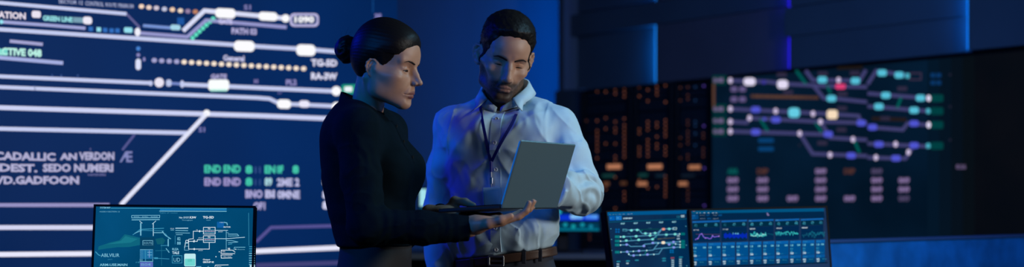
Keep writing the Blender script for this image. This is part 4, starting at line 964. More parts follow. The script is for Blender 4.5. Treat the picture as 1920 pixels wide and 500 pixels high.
def w_shirt(p):
    d=w_torso(p); z=p[:,2]
    d=smin(d,cap(p,wp(-.055,-.035,zt(219)),wsh_n,.038,.053),.05); d=smin(d,cap(p,wp(.055,-.035,zt(219)),wsh_f,.038,.053),.05)
    d=smax(d,-(z-zt(459)),.008)                                  # tucked in at the waist
    # blouse over the waistband
    l,f,_=frame2(p,WC,WANG); q=np.sqrt(l*l+f*f)
    arm=chain(p,[wsh_n,(wsh_n+wel_n)/2+np.array([-.004,0,0]),wel_n],[.056,.050,.047],.02)
    fore=chain(p,[wel_n,(wel_n*.45+wwr_n*.55),wwr_n],[.047,.041,.0325],.02)
    arm=smin(arm,fore,.02)
    arm2=chain(p,[wsh_f,wel_f,wwr_f],[.056,.045,.031],.02)
    # creases
    w=noise(p,(14,14,22))*.5+noise(p,(30,30,46),9)*.25
    t=np.clip(((p-np.float32(wel_n))@np.float32(unit(wwr_n-wel_n))),-.3,.3)
    cr=.0035*np.sin(t*150+6*noise(p,(18,18,18),3))*np.exp(-((t-.03)/.08)**2)+.0022*np.sin(t*230+5*noise(p,(20,20,20),5))*np.exp(-((t-.22)/.05)**2)
    arm=arm+cr*.4-.0022*w-.0025*ridge(p*np.float32([26,26,34]),4)
    fold=.006*np.abs(noise(p,(5,5,16),21))*np.clip((zt(380)-z)/.08,0,1)
    d=d-.004*w-fold
    d=smin(smin(d,arm,.018),arm2,.02)
    # flat cuff ends and neck opening
    dn=unit(wwr_n-wel_n); d=smax(d,((p-np.float32(wwr_n))@np.float32(dn)),.004)
    dn2=unit(wwr_f-wel_f); far=((p-np.float32(wwr_f))@np.float32(dn2)); d=np.where(arm2<.01,smax(d,far,.004),d)
    nk=cap(p,WO+WR@np.array([0,-.03,-.035]),wp(0,-.026,zt(210)),.044,.050)
    return smax(d,-nk,.006)
w_hand_n,wfn,wthn=hand(wwr_n+np.array([-.004,0,.006]),(.965,.16,.17),(-.20,-.15,1),-1,[(8,22,30),(6,20,26),(2,12,14),(0,10,10)],[(.72,.78,.12),(.96,.30,.16),(1,-.02,.18)],.99,6)
w_hand_f,wff,wthf=hand(wwr_f+np.array([-.012,0,0]),(.94,-.30,-.08),(.0,-.15,1),1,[(0,6,8),(0,6,8),(0,6,8),(0,6,8)],[(.5,.25,1.0),(.97,.0,-.02),(1,.0,-.30)],.93,6)
w_head=loc(WH.face,WR,WO,WS)
w_nb=wp(0,-.022,zt(216))
def w_headneck(p):
    d=w_head(p); q=(p-np.float32(WO))@np.float32(WR)
    a=WO+WR@np.array([0,-.022,-.030]); n=cap(p,a-WR@np.array([0,.008,0]),w_nb,.041,.042)
    # throat and neck muscle
    n=smin(n,cap(p,WO+WR@np.array([.055,-.020,-.030]),wp(-.014,.012,zt(216)),.011,.008),.02)
    n=smin(n,cap(p,WO+WR@np.array([-.055,-.020,-.030]),wp(.014,.012,zt(216)),.011,.008),.02)
    return smin(d,n,.012)
def w_under(p):   # everything the clothes cover
    d=w_torso(p)+.02
    d=smin(d,cap(p,wp(0,-.03,zt(222)),w_nb+(0,0,.01),.045,.042),.03)
    d=smin(d,chain(p,[wsh_n,wel_n,wwr_n],[.036,.032,.024],.02),.03); d=smin(d,chain(p,[wsh_f,wel_f,wwr_f],[.036,.030,.022],.02),.03)
    for s_ in(-1,1): d=smin(d,chain(p,[wp(.09*s_,-.005,.90),wp(.095*s_,.0,.50),wp(.10*s_,-.02,.10),wp(.10*s_,.10,.055)],[.07,.045,.028,.022],.03),.03)
    return d
def w_attr(V):
    q=(V-WO)@WR/WS; near=np.linalg.norm(q,axis=1)<.2
    return np.where(near,lipmask(q,WH),0),np.zeros(len(V))
m_wskin=skin_mat('woman_skin',(.44,.24,.155),(.22,.08,.065))
woman=thing('person','woman in a dark navy blouse with a black hair bun, holding the laptop','person',(WC[0],WC[1],0))
hb=lambda c,r:(np.asarray(c)-r,np.asarray(c)+r)
person_body('body',woman,[(w_headneck,WO+[-.15,-.15,-.24],WO+[.17,.15,.14],.0016),
   (w_hand_n,*hb(wwr_n+[.08,0,.01],[.14,.08,.08]),.0016),(w_hand_f,*hb(wwr_f+[.07,0,.01],[.13,.08,.08]),.0016),
   (w_under,wcen+[-.3,-.35,.0],wcen+[.35,.35,1.56],.008)],m_wskin,w_attr)
eyes(WH,WR,WO,WS,woman,-22)
# nails
nm=MB()
for pts,r in wfn: nail_mesh(nm,pts[-2],pts[-1],r[-1],-np.array([-.20,-.15,1]))
nm.build('fingernails',pbr('nail',(.5,.33,.27),.3),woman)
# hair: slicked back cap + bun
HP=[(.10,.084),(.088,.080),(.070,.066),(.056,.050),(.046,.030),(.036,.018),(.026,.010),(.018,.014),(.008,.022),(-.006,.020),(-.012,.008),(-.018,-.012),(-.028,-.034),(-.040,-.050),(-.065,-.062),(-.14,-.07),(-.14,.2),(.14,.2)]
bunL=np.array([0,-.116,.038])
def w_cap(q):
    d=WH.skull(q)
    reg=poly2(q[:,1]-.010*np.clip(np.abs(q[:,0])/.05,0,1)*(q[:,2]>.045),q[:,2],HP)
    g=.0002*np.sin(np.arctan2(q[:,2]-.03,np.abs(q[:,0])+.01)*60+3*noise(q,(20,14,20)))
    reg=reg+.0012*noise(q,(300,60,300),8); e_=np.clip(-reg/.030,0,1); d=d-.0009-.0075*e_*(2-e_)-.003*np.clip((q[:,2]-.03)/.08,0,1)*e_
    d=smax(d+g*e_,reg,.0016)
    nape=cap(q,(0,-.07,-.035),(0,-.06,-.055),.032,.020); nape=smax(nape,WH.skull(q)-.010,.004)
    return d
def w_bun(q):
    c=bunL; v=q-np.float32(c); d=ell(q,c,(.038,.034,.038))
    d=smin(d,ell(q,c+[0,.032,.010],(.026,.018,.026)),.006)
    ang=np.arctan2(v[:,2],v[:,1]); rr_=np.sqrt(v[:,1]**2+v[:,2]**2)
    d=d+.0014*np.sin(ang*3+rr_*260+3*noise(q,(30,30,30)))+.0016*noise(q,(90,90,90),4)
    d=smin(d,ell(q,(0,-.088,.042),(.026,.020,.026)),.006)
    return d
m_whair=hair_mat('woman_hair',(.006,.0045,.0045),(26,260,200))
hair=from_sdf('hair',loc(w_cap,WR,WO,WS),WO+[-.16,-.14,-.12],WO+[.14,.14,.15],.0018,m_whair,woman)
bun=from_sdf('hair_bun',loc(w_bun,WR,WO,WS),*hb(WO+WR@bunL,[.06,.06,.06]),.0018,m_whair,woman,label='rounded black hair bun')
mb=MB(); r=random.Random(3)
for i in range(46):
    a=r.uniform(0,6.28); b_=r.uniform(-1,1); s0=np.array([math.sqrt(1-b_*b_)*math.cos(a)*.030,-abs(math.sqrt(1-b_*b_)*math.sin(a))*.024,b_*.033])+bunL
    dr=unit((s0-bunL)+np.array([0,-.01,r.uniform(-.02,.02)])); tn=unit(np.cross(dr,[1,0,0])+np.array([r.gauss(0,.3) for _ in range(3)])); L_=r.uniform(.008,.028)
    mb.tube([WO+WR@(s0+dr*L_*t*.7+tn*L_*t*t*1.1) for t in(0,.35,.7,1)],[.00030,.00028,.0002,.0001],3,cap=False)
for i in range(26):
    x=r.uniform(-.05,.05); z=r.uniform(-.02,.11); y=-.05-r.uniform(0,.04); p=np.array([x,y,z])
    v=WH.skull(np.float32([p]))[0]; p=p*(1-(v-.007)/np.linalg.norm(p)*.0); 
mb.build('loose_hair',m_whair,woman,smooth=True)
# brows
def brow(H,R,O,sc,parent,mat,th,rise,seed):
    for sx in(-1,1):
        pl=[(.012,rise),(.024,rise+.004),(.036,rise+.0055),(.046,rise+.001)]
        def f(q):
            q=np.stack([q[:,0]*sx,q[:,1],q[:,2]],-1); e=None
            x=q[:,0]; zc=np.interp(x,[a for a,_ in pl],[b for _,b in pl]).astype(np.float32); w=np.interp(x,[.010,.016,.030,.047],[.7,1,.95,.25])*th
            reg=np.maximum(np.abs(q[:,2]-zc)-w, np.abs(x-.029)-.0185)
            d=smax(H.skull(q)-.0016-.0006*noise(q,(900,900,300)),reg,.0016); return np.where(q[:,1]<.02,np.maximum(d,.02),d)
        g=lambda q:f(q)
        from_sdf('eyebrow',loc(g,R,O,sc),*hb(O+R@np.array([.029*sx,.075,rise])*1.0,[.034,.034,.022]),.0011,mat,parent)
brow(WH,WR,WO,WS,woman,m_brow,.0023,.0270,1)
# blouse
m_blouse=pbr('navy_blouse_fabric',(.0016,.0068,.0125),.9,bump=((900,900,900),.15,.0004),spec=.06,var=(40,.12))
from_sdf('blouse',w_shirt,wcen+[-.26,-.34,1.08],wcen+[.36,.34,1.56],.0036,m_blouse,woman)
def ringband(name,mat,parent,cen,ax_l,ax_f,rows,gap=None,thick=.0022,n=56,label=None,front_pts=None):
    """cloth band round a neck: rows = list of (z(a), rx(a), ry(a)) functions of the angle a (0 = front), open at the front"""
    V=[];F=[]; A=[(-math.pi+gap)+(2*math.pi-2*gap)*i/n+math.pi for i in range(n+1)] # from gap to 2pi-gap
    m=len(rows)
    for s_ in(0,1):
        for row in rows:
            z,rx,ry=row[:3]
            for a in A:
                zz,x_,y_=z(a),rx(a)+thick*s_,ry(a)+thick*s_
                if len(row)>3: a=row[3](a)
                V.append(cen+ax_l*math.sin(a)*x_+ax_f*math.cos(a)*y_+np.array([0,0,zz]))
    N=n+1; o2=m*N
    for j in range(m-1):
        for i in range(n):
            F.append((j*N+i,j*N+i+1,(j+1)*N+i+1,(j+1)*N+i)); F.append((o2+j*N+i,o2+(j+1)*N+i,o2+(j+1)*N+i+1,o2+j*N+i+1))
    for i in range(n):
        F.append((i,o2+i,o2+i+1,i+1)); k=(m-1)*N; F.append((k+i,k+i+1,o2+k+i+1,o2+k+i))
    for j in range(m-1):
        F.append((j*N,(j+1)*N,o2+(j+1)*N,o2+j*N)); k=n; F.append((j*N+k,o2+j*N+k,o2+(j+1)*N+k,(j+1)*N+k))
    return put(name,V,F,mat,parent,smooth=True,label=label)
cc=wp(0,-.028,0)
front=lambda a:(1+math.cos(a))/2
ringband('collar',m_blouse,woman,cc,wl,wf,[
   (lambda a:zt(206)-.046*front(a),lambda a:.078,lambda a:.080),
   (lambda a:zt(190)-.054*front(a),lambda a:.062,lambda a:.063),
   (lambda a:zt(170)-.058*front(a),lambda a:.0545,lambda a:.0560)],gap=.10,thick=.003)
# front opening edge and buttons
pts=[]
for z in np.linspace(zt(226),zt(304),9):
    h=surf(w_shirt,wp(.004,.35,z),-wf,0,.4)
    if h is not None: pts.append(h+wf*.001)
V=[];F=[]
for p in pts: V+= [p-wl*.014+wf*.0005,p+wl*.014+wf*.0005,p+wl*.014-wf*.004,p-wl*.014-wf*.004]
for i in range(len(pts)-1):
    o=i*4
    for j in range(4): F.append((o+j,o+(j+1)%4,o+4+(j+1)%4,o+4+j))
F.append((0,1,2,3)); F.append(tuple(len(V)-4+j for j in(3,2,1,0)))
put('placket',V,F,m_blouse,woman,smooth=True)
def button(parent,p,n,r,mat):
    n=unit(n); a=unit(np.cross(n,[0,0,1.])); b_=np.cross(a,n); V=[];F=[];N=16
    prof=[(r,0),(r,.0016),(r*.82,.0024),(r*.70,.0016),(0.0001,.0014)]
    for rr_,h in prof:
        for k in range(N): V.append(p+a*rr_*math.cos(6.2832*k/N)+b_*rr_*math.sin(6.2832*k/N)+n*h)
    for i in range(len(prof)-1):
        for k in range(N): F.append((i*N+k,i*N+(k+1)%N,(i+1)*N+(k+1)%N,(i+1)*N+k))
    return put('button',V,F,mat,parent,smooth=True)
for i in(1,4,7):
    if i<len(pts): button(woman,pts[i]+wf*.0008,wf,.005,m_black)
def w_pants(p):
    l,f,z=frame2(p,WC,WANG); d=loft(l,f,z,wtab,2.2)+.006
    d=smax(d,z-zt(455),.004); d=smax(d,.80-z,.03)
    q=np.stack([l,f,z],-1); leg=None
    for s_ in(-1,1):
        e=chain(q,[(.088*s_,-.005,.86),(.095*s_,.005,.50),(.10*s_,-.015,.09)],[.098,.068,.052],.02); leg=e if leg is None else smin(leg,e,.02)
    leg=smax(leg,.065-z,.004)
    d=smin(d,leg,.05)-.003*noise(p,(12,12,8)); return smax(d,z-zt(455),.004)
m_wpants=pbr('black_trouser_fabric',(.008,.010,.014),.8,bump=(800,.15,.0004))
from_sdf('trousers',w_pants,wcen+[-.25,-.3,.03],wcen+[.25,.3,1.14],.006,m_wpants,woman)
def shoe(parent,c,ang,mat,heel=.02,L_=.26):
    f=np.array([math.cos(ang),math.sin(ang),0]); l=np.array([-f[1],f[0],0]); M=np.stack([l,f,np.array([0,0,1.])])
    def s_(p):
        q=(p-np.float32(c))@np.float32(M).T
        d=chain(q,[(0,-.05,.045),(0,.04,.042),(0,.135,.032)],[.040,.040,.033],.02); d=smin(d,cap(q,(0,-.04,.05),(0,-.035,.09),.040,.036),.02)
        d=smax(d,-q[:,2]+.006,.006); sole=np.maximum(poly2(q[:,0],q[:,1],[(-.034,-.085),(.034,-.085),(.044,.05),(.03,.165),(-.03,.165),(-.044,.05)]),np.abs(q[:,2]-.008)-.008)
        return smin(d,sole,.006)
    from_sdf('shoe',s_,np.asarray(c)-[.2,.2,.01],np.asarray(c)+[.2,.2,.16],.005,mat,parent)
for s_ in(-1,1): shoe(woman,wp(.10*s_,.0,0),WANG,m_black)
# ------------------------------------------------------------------ the man
MY=4.3; MS_=FPX/MY; MC=np.array([(948-960)/MS_,4.32]); MANG=math.radians(-90-15)
mf=np.array([math.cos(MANG),math.sin(MANG),0]); ml=np.array([-mf[1],mf[0],0])     # forward; to his left = picture right
mcen=np.array([MC[0],MC[1],0])
def mp(l,f,z): return mcen+ml*l+mf*f+np.array([0,0,z])
zm=lambda y:CZ+(HOR-y)/MS_
MHd=Head(True); MR=rot(189,-20,-9); MO=np.array([-.0235,4.29,1.648]); MSC=1.08
mtab=table([zm(y) for y in(178,194,210,232,262,300,340,380,420,440,462,480,520,580)],
 [(.075,.062,.072),(.090,.066,.078),(.140,.080,.094),(.180,.100,.108),(.186,.122,.114),(.172,.128,.110),(.162,.124,.104),(.158,.122,.100),(.160,.128,.100),(.162,.132,.102),(.146,.114,.097),(.142,.108,.095),(.160,.108,.110),(.172,.105,.122)])
msh_r=S(851,236,4.34); mel_r=S(826,400,4.40); mwr_r=S(826,545,4.30)
msh_l=S(1044,238,4.27); mel_l=S(1088,360,4.20); mwr_l=S(1020,352,4.03)
def mbelt(p): return .135*(p[:,0]-np.float32(MC[0]))                      # hips tilt: belt runs up to the right
def m_torso(p):
    l,f,z=frame2(p,MC,MANG); return smax(loft(l,f,z,mtab,2.25),z-zm(203)+.25*f,.02)
def m_shirt(p):
    z=p[:,2]; l,f,_=frame2(p,MC,MANG)
    zz=z-mbelt(p)*np.clip((zm(400)-z)/.1,0,1)
    hw_=smax(loft(l,f,zz,mtab,2.25),z-zm(203)+.25*f,.02)
    d=hw_
    for s_,sh in((-1,msh_r),(1,msh_l)):
        d=smin(d,cap(p,mp(.050*s_,-.016,zm(203)),sh,.045,.052),.045)
    # pectoral fullness
    for s_ in(-1,1): d=smin(d,ell(np.stack([l,f,z],-1),(.08*s_,.075,zm(255)),(.075,.052,.055)),.05)
    w=noise(p,(9,9,13))*.6+noise(p,(22,22,30),5)*.3
    # long soft folds running from the shoulders toward the button line, and down the sides
    a=l*.75+z*.66
    fold=.0050*np.clip(noise(np.stack([a*26,l*5,z*4],-1),1.,31),-.2,1)+.0035*np.clip(noise(np.stack([(l*-.75+z*.66)*30,l*5,z*5],-1),1.,77),0,1)
    blz=np.clip((zm(385)-z)/.06,0,1)
    fold2=.007*np.clip(noise(np.stack([l*34+4*noise(p,(8,8,8),2),z*9,f*9],-1),1.,55),-.3,1)*blz
    d=d-.0035*w-fold-fold2-.0046*ridge(np.stack([a*13,l*4,z*4],-1),14)-.0040*ridge(np.stack([(l*-.75+z*.66)*15,l*5,z*5],-1),15)-.0045*ridge(np.stack([l*17+2*noise(p,(8,8,8),2),z*7,f*7],-1),16)*blz
    d=smax(d,-(zz-zm(474)),.010)
    # sleeves
    def wr(base,amp,t,f1,f2,off):
        return amp*np.sin(t*f1+f2*noise(p,(12,12,12),off))
    ar=chain(p,[msh_r,(msh_r+mel_r)/2+np.array([-.004,0,.0]),mel_r,(mel_r+mwr_r)/2,mwr_r],[.058,.052,.050,.046,.036],.03)
    tr=np.clip((p-np.float32(msh_r))@np.float32(unit(mwr_r-msh_r)),-.1,.6)
    ar=ar-.0035*ridge(np.stack([tr*9,p[:,0]*26,p[:,1]*26],-1),25)
    ar=ar-.0042*w+wr(ar,.0032,tr,95,7,3)*np.exp(-((tr-.30)/.10)**2)-.004*np.clip(noise(np.stack([tr*8,p[:,0]*40,p[:,1]*40],-1),1.,8),0,1)
    al=chain(p,[msh_l,(msh_l*.5+mel_l*.5)+np.array([.004,0,.01]),mel_l],[.058,.057,.058],.03)
    elb=ell(p,mel_l+np.array([-.006,-.01,-.004]),(.057,.058,.054)); al=smin(al,elb,.03)
    cuffd=unit(mwr_l-mel_l); cuffe=mel_l+cuffd*.165
    al=smin(al,cap(p,mel_l,cuffe,.058,.050),.02)
    rel=p-np.float32(mel_l); t=rel@np.float32(cuffd); al=smax(al,t-.168,.006)
    tl=np.clip((p-np.float32(msh_l))@np.float32(unit(mel_l-msh_l)),-.1,.4)
    near=np.exp(-((tl-.20)/.09)**2)
    al=al-.0035*ridge(np.stack([tl*24+t*14,p[:,0]*12,p[:,1]*12],-1),24)*np.clip(tl/.1,0,1)
    al=al-.0045*w+.0050*np.sin(tl*80+t*50+6*noise(p,(13,13,13),12))*near-.005*np.clip(noise(np.stack([tl*9,p[:,0]*32,p[:,1]*32],-1),1.,18),0,1)
    al=smin(al,chain(p,[mel_l+cuffd*.052+np.array([0,0,.052]),mel_l+cuffd*.060+np.array([0,-.05,.0]),mel_l+cuffd*.050+np.array([0,0,-.05])],[.009,.010,.009],.006),.006)
    al=al-.0  # rolled sleeve end sits on the forearm
    roll=np.abs(t-.158)-.012; al=np.where(roll<0,al-.0035*np.cos(np.clip(roll/.012,-1,0)*1.57+1.57),al)
    # armhole seam
    d=smin(smin(d,ar,.022),al,.022)
    for sh,sg in((msh_r,-1),(msh_l,1)):
        c_=(p-np.float32(sh-ml*sg*.012)); pl=np.abs(c_@np.float32(ml)+sg*.10*c_[:,2]); d=d-.0018*np.exp(-(pl/.004)**2)*(p[:,2]>sh[2]-.09)
    nk=cap(p,MO+MR@np.array([0,-.022,-.035])*MSC,mp(0,.0,zm(196)),.052,.058); nk=smin(nk,cap(p,mp(0,.03,zm(180)),mp(0,.10,zm(206)),.03,.006),.02)
    return smax(d,-nk,.005)
m_head=loc(MHd.face,MR,MO,MSC); m_nb=mp(0,-.01,zm(212))
def m_headneck(p):
    d=m_head(p); n=cap(p,MO+MR@np.array([0,-.022,-.030])*MSC,m_nb,.054,.058)
    n=smin(n,cap(p,mp(0,.030,zm(196)),mp(0,.046,zm(202)),.012,.010),.02)
    return smin(d,n,.025)
m_hand_r,mfr,_=hand(mwr_r,(.06,-.10,-1),(1,.1,.1),-1,[(20,25,15),(24,28,18),(28,30,20),(32,32,22)],[(.8,.5,.4),(.9,.2,.3),(1,0,.2)],1.0,6)
m_hand_l,mfl,_=hand(mwr_l,(-.10,-.15,.6),(.6,-.7,0),1,[(30,30,20),(34,34,20),(36,36,22),(38,38,24)],[(.7,.6,.3),(.9,.3,.3),(1,.1,.1)],1.0,8)
def m_under(p):
    d=m_torso(p)+.025; d=smin(d,cap(p,mp(0,-.01,zm(200)),m_nb+(0,0,.02),.058,.056),.03)
    d=smin(d,chain(p,[msh_r,mel_r,mwr_r],[.042,.036,.027],.02),.03); d=smin(d,chain(p,[msh_l,mel_l,mwr_l],[.042,.037,.028],.02),.03)
    for s_ in(-1,1): d=smin(d,chain(p,[mp(.09*s_,0,.92),mp(.10*s_,.0,.52),mp(.11*s_,-.02,.10),mp(.11*s_,.10,.05)],[.075,.05,.035,.025],.03),.03)
    return d
def m_attr(V):
    q=(V-MO)@MR/MSC; near=np.linalg.norm(q,axis=1)<.21; qq=q.astype(np.float32)
    # stubble: jaw, chin and upper lip
    pl=[(-.002,.004),(.016,-.004),(.032,-.028),(.052,-.044),(.070,-.040),(.084,-.036),(.13,-.040),(.13,-.14),(.03,-.14),(-.01,-.085)]
    r=poly2(qq[:,1],qq[:,2],pl); b=np.clip(.5-r/.012,0,1)
    mo=np.clip(1.3-np.hypot(q[:,0]/.026,(q[:,2]+.045)/.010),0,1)*(q[:,1]>.07); ch=np.clip(1.4-np.hypot(q[:,0]/.030,(q[:,2]+.088)/.026),0,1)*(q[:,1]>.05)
    b=b*(.80+.2*noise(qq,(500,500,500)))+.35*np.maximum(mo,ch)*b; lip=lipmask(q,MHd); b=np.clip(b,0,.93)*(1-lip)
    b=np.where(q[:,1]<.0,b*np.clip((q[:,1]+.012)/.012,0,1),b)
    return np.where(near,lip*.7,0),np.where(near,b,0)
m_mskin=skin_mat('man_skin',(.42,.22,.14),(.20,.095,.075))
man=thing('person','bearded man in a light blue shirt with a lanyard, looking down at the laptop','person',(MC[0],MC[1],0))
person_body('body',man,[(m_headneck,MO+[-.17,-.19,-.24],MO+[.17,.15,.16],.0018),(m_hand_r,*hb(mwr_r-[0,0,.09],[.07,.09,.14]),.0025),(m_hand_l,*hb(mwr_l+[-.07,-.02,.02],[.15,.08,.09]),.002),
   (m_under,mcen+[-.32,-.35,0],mcen+[.34,.3,1.56],.008)],m_mskin,m_attr)
eyes(MHd,MR,MO,MSC,man,-26)
brow(MHd,MR,MO,MSC,man,m_brow,.0036,.0240,2)
HM=[(.115,.085),(.082,.088),(.066,.080),(.056,.062),(.048,.040),(.030,.030),(.022,.012),(.016,-.012),(.008,-.014),(.006,.010),(.006,.028),(-.004,.038),(-.018,.034),(-.026,.014),(-.032,-.014),(-.045,-.040),(-.07,-.060),(-.15,-.06),(-.15,.2),(.15,.2)]
def m_cap(q):
    top=np.clip((q[:,2]-.045)/.06,0,1); d=MHd.skull(q)
    yy=q[:,1]+.0*q[:,0]; reg=poly2(yy-.006*np.clip((np.abs(q[:,0])-.035)/.03,0,1)*(q[:,2]>.05)+.004*noise(q,(140,1,60),3),q[:,2],HM)
    d=d+.0010*noise(q,(110,60,110))+.0006*noise(q,(260,160,260),7)
    e_=np.clip(-reg/.022,0,1); d=d-.0010-(.0022+.0133*top)*e_*(2-e_)
    return smax(d,reg,.0025)
m_mhair=hair_mat('man_hair',(.007,.0055,.005),(340,120,240))
from_sdf('hair',loc(m_cap,MR,MO,MSC),MO+[-.14,-.16,-.14],MO+[.14,.16,.19],.0019,m_mhair,man)
mb=MB()
def reg(p): return (poly2(p[:,1].astype(np.float32),p[:,2].astype(np.float32),HM)<-.004)&(p[:,2]>0)
def comb(p):
    t=max(0,(p[2]-.05)/.07); return np.array([p[0]*4,.9*t-.2,-.8*(1-t)+.1])
strands(mb,lambda q:m_cap(q),MR,MO,MSC,reg,2600,.010,comb,.00040,5,lift=.45,curl=.25)
mb.build('hair_tufts',m_mhair,man,smooth=True)
# shirt
m_sh=pbr('light_blue_shirt_cotton',(.42,.60,.72),.7,bump=(900,.12,.0003),sheen=.1,var=(25,.03)); wrinkle(m_sh,9,.9,.020,(1.6,1.6,1.0))
from_sdf('shirt',m_shirt,mcen+[-.33,-.32,.93],mcen+[.36,.28,1.58],.0032,m_sh,man)
MB_=MB
# collar: inner stand and folded leaf with two points
cc=mp(0,.004,0)
back=lambda a:(1-math.cos(a))/2
def pt(a,w=.40):   # 1 at the opening, falling away round the neck
    x=min(a,2*math.pi-a); return max(0,1-(x-.56)/w)**1.3 if x>.56 else 1
fb=lambda a:((1-math.cos(a))/2)**.5
sg=lambda a:1 if a<math.pi else -1
ztop=lambda a:zm(206)+.105*fb(a)
ringband('collar_stand',m_sh,man,cc,ml,mf,[
   (lambda a:zm(214)+.050*fb(a),lambda a:.076,lambda a:.086),
   (lambda a:zm(209)+.075*fb(a),lambda a:.070,lambda a:.077),
   (ztop,lambda a:.0665,lambda a:.071)],gap=.08)
ringband('collar',m_sh,man,cc,ml,mf,[
   (ztop,lambda a:.0675,lambda a:.072),
   (lambda a:ztop(a)+.001,lambda a:.0715,lambda a:.076,lambda a:a+.03*sg(a)*pt(a)),
   (lambda a:ztop(a)-.016-.004*pt(a),lambda a:.080+.008*pt(a),lambda a:.092+.014*pt(a),lambda a:a+.12*sg(a)*pt(a)),
   (lambda a:ztop(a)-.032-.008*pt(a),lambda a:.090+.020*pt(a),lambda a:.104+.040*pt(a),lambda a:a+.24*sg(a)*pt(a))],gap=.56,thick=.0025,n=70)
# placket + buttons along the chest
def strip_on(fn,path,w,lift,name,mat,parent,dirf,thick=.002,lat=None,label=None):
    V=[];F=[]
    P=[]
    for o in path:
        h=surf(fn,o,dirf,0,.5)
        if h is not None: P.append(h)
    for i,p in enumerate(P):
        t=unit(P[min(i+1,len(P)-1)]-P[max(i-1,0)]); s_=unit(np.cross(t,dirf)); nn=unit(np.cross(s_,t)); nn=nn if np.dot(nn,dirf)<0 else -nn
        if i==0: s0=s_
        if np.dot(s_,s0)<0: s_=-s_
        V+=[p-s_*w/2+nn*lift,p+s_*w/2+nn*lift,p+s_*w/2+nn*(lift-thick),p-s_*w/2+nn*(lift-thick)]
    for i in range(len(P)-1):
        o=i*4
        for j in range(4): F.append((o+j,o+(j+1)%4,o+4+(j+1)%4,o+4+j))
    F.append((0,1,2,3)); F.append(tuple(len(V)-4+j for j in(3,2,1,0)))
    return put(name,V,F,mat,parent,smooth=False,label=label),P
path=[mp(.004,.5,z) for z in np.linspace(zm(208),zm(470),60)]
_,PL=strip_on(m_shirt,path,.030,.0022,'placket',m_sh,man,-mf,thick=.007)
m_btn=pbr('pearl_button',(.6,.65,.7),.25)
for i in(3,13,24,36,48,57):
    if i<len(PL): button(man,PL[i]+mf*.0022,mf,.0058,m_btn)
# trousers, belt
def m_trou(p):
    l,f,z=frame2(p,MC,MANG); zz=z-mbelt(p)*np.clip((z-.8)/.2,0,1); q=np.stack([l,f,z],-1)
    d=loft(l,f,zz,mtab,2.25)+.001; d=smax(d,.86-z,.03); leg=None
    for s_ in(-1,1):
        e=chain(q,[(.092*s_,-.005,.90),(.10*s_,.005,.50),(.11*s_,-.015,.09)],[.102,.080,.066],.02); leg=e if leg is None else smin(leg,e,.02)
    leg=smax(leg,.06-z,.004); d=smin(d,leg,.05)-.004*noise(p,(12,12,7)); return smax(d,zz-zm(478)-.006,.003)
m_trm=pbr('navy_trouser_fabric',(.012,.018,.034),.8,bump=(800,.15,.0004))
from_sdf('trousers',m_trou,mcen+[-.26,-.28,.03],mcen+[.27,.28,1.13],.006,m_trm,man)
def m_beltf(p):
    l,f,z=frame2(p,MC,MANG); zz=z-mbelt(p); d=loft(l,f,zz,mtab,2.25); d=np.abs(d-.006)-.0028
    return smax(d,np.abs(zz-zm(482))-.0135,.003)
m_leather=pbr('brown_leather',(.055,.028,.018),.5,bump=(150,.3,.0006))
from_sdf('belt',m_beltf,mcen+[-.22,-.22,.96],mcen+[.22,.2,1.12],.0026,m_leather,man)
h=surf(m_beltf,mp(.004,.4,zm(484)+float(mbelt(np.float32([mp(.004,.12,0)]))[0])),-mf)
if h is not None:
    b=MB(); n_=mf; bu=ml; bv=np.array([0,0,1.])
    for c_,a_,d_ in((h+bv*.013,bu*.024,bv*.003),(h-bv*.013,bu*.024,bv*.003),(h-bu*.022,bu*.003,bv*.013),(h+bu*.022,bu*.003,bv*.013)): b.obox(c_+n_*.003,a_,d_,n_*.0025,bev=.001)
    b.obox(h+n_*.004+bu*.004,bu*.018,bv*.002,n_*.0015); b.build('buckle',m_metal,man)
for a_ in(-.075,.085,.128):
    zc=zm(484); o=mp(a_,.4,zc); zc+=float(mbelt(np.float32([o-mf*.27]))[0]); hh=surf(m_beltf,mp(a_,.4,zc),-mf)
    if hh is not None: MB().obox(hh+mf*.002,ml*.006,np.array([0,0,.018]),mf*.002,bev=.001).build('belt_loop',m_trm,man)
for s_ in(-1,1): shoe(man,mp(.11*s_,.0,0),MANG,m_black)
# ------------------------------------------------------------------ lanyard with badge
m_lan=pbr('royal_blue_ribbon',(.004,.012,.17),.55,bump=(900,.3,.0003))
lan=thing('lanyard','royal blue lanyard with a clear badge holder hanging on the shirt of the man','lanyard',tuple(mp(-.03,.14,zm(350))))
V0=None
joinp=S(919,300,4.12)
def ribbon(name,pts,w,mat,parent,n_):
    V=[];F=[]
    for i,p in enumerate(pts):
        t=unit(pts[min(i+1,len(pts)-1)]-pts[max(i-1,0)]); s_=unit(np.cross(t,n_)); V+=[p-s_*w/2+n_*.0008,p+s_*w/2+n_*.0008,p+s_*w/2-n_*.0008,p-s_*w/2-n_*.0008]
    for i in range(len(pts)-1):
        o=i*4
        for j in range(4): F.append((o+j,o+(j+1)%4,o+4+(j+1)%4,o+4+j))
    F.append((0,1,2,3)); F.append(tuple(len(V)-4+j for j in(3,2,1,0)))
    return put(name,V,F,mat,parent)
camd=np.array([0,-1.,0])
def onshirt(px,py,lift=.004):
    o=np.array([0,0,CZ]); d=S(px,py,1.)-o; h=surf(m_shirt,o+d*3.7,d,0,.9,900); return (h if h is not None else o+d*4.15)-unit(d)*lift
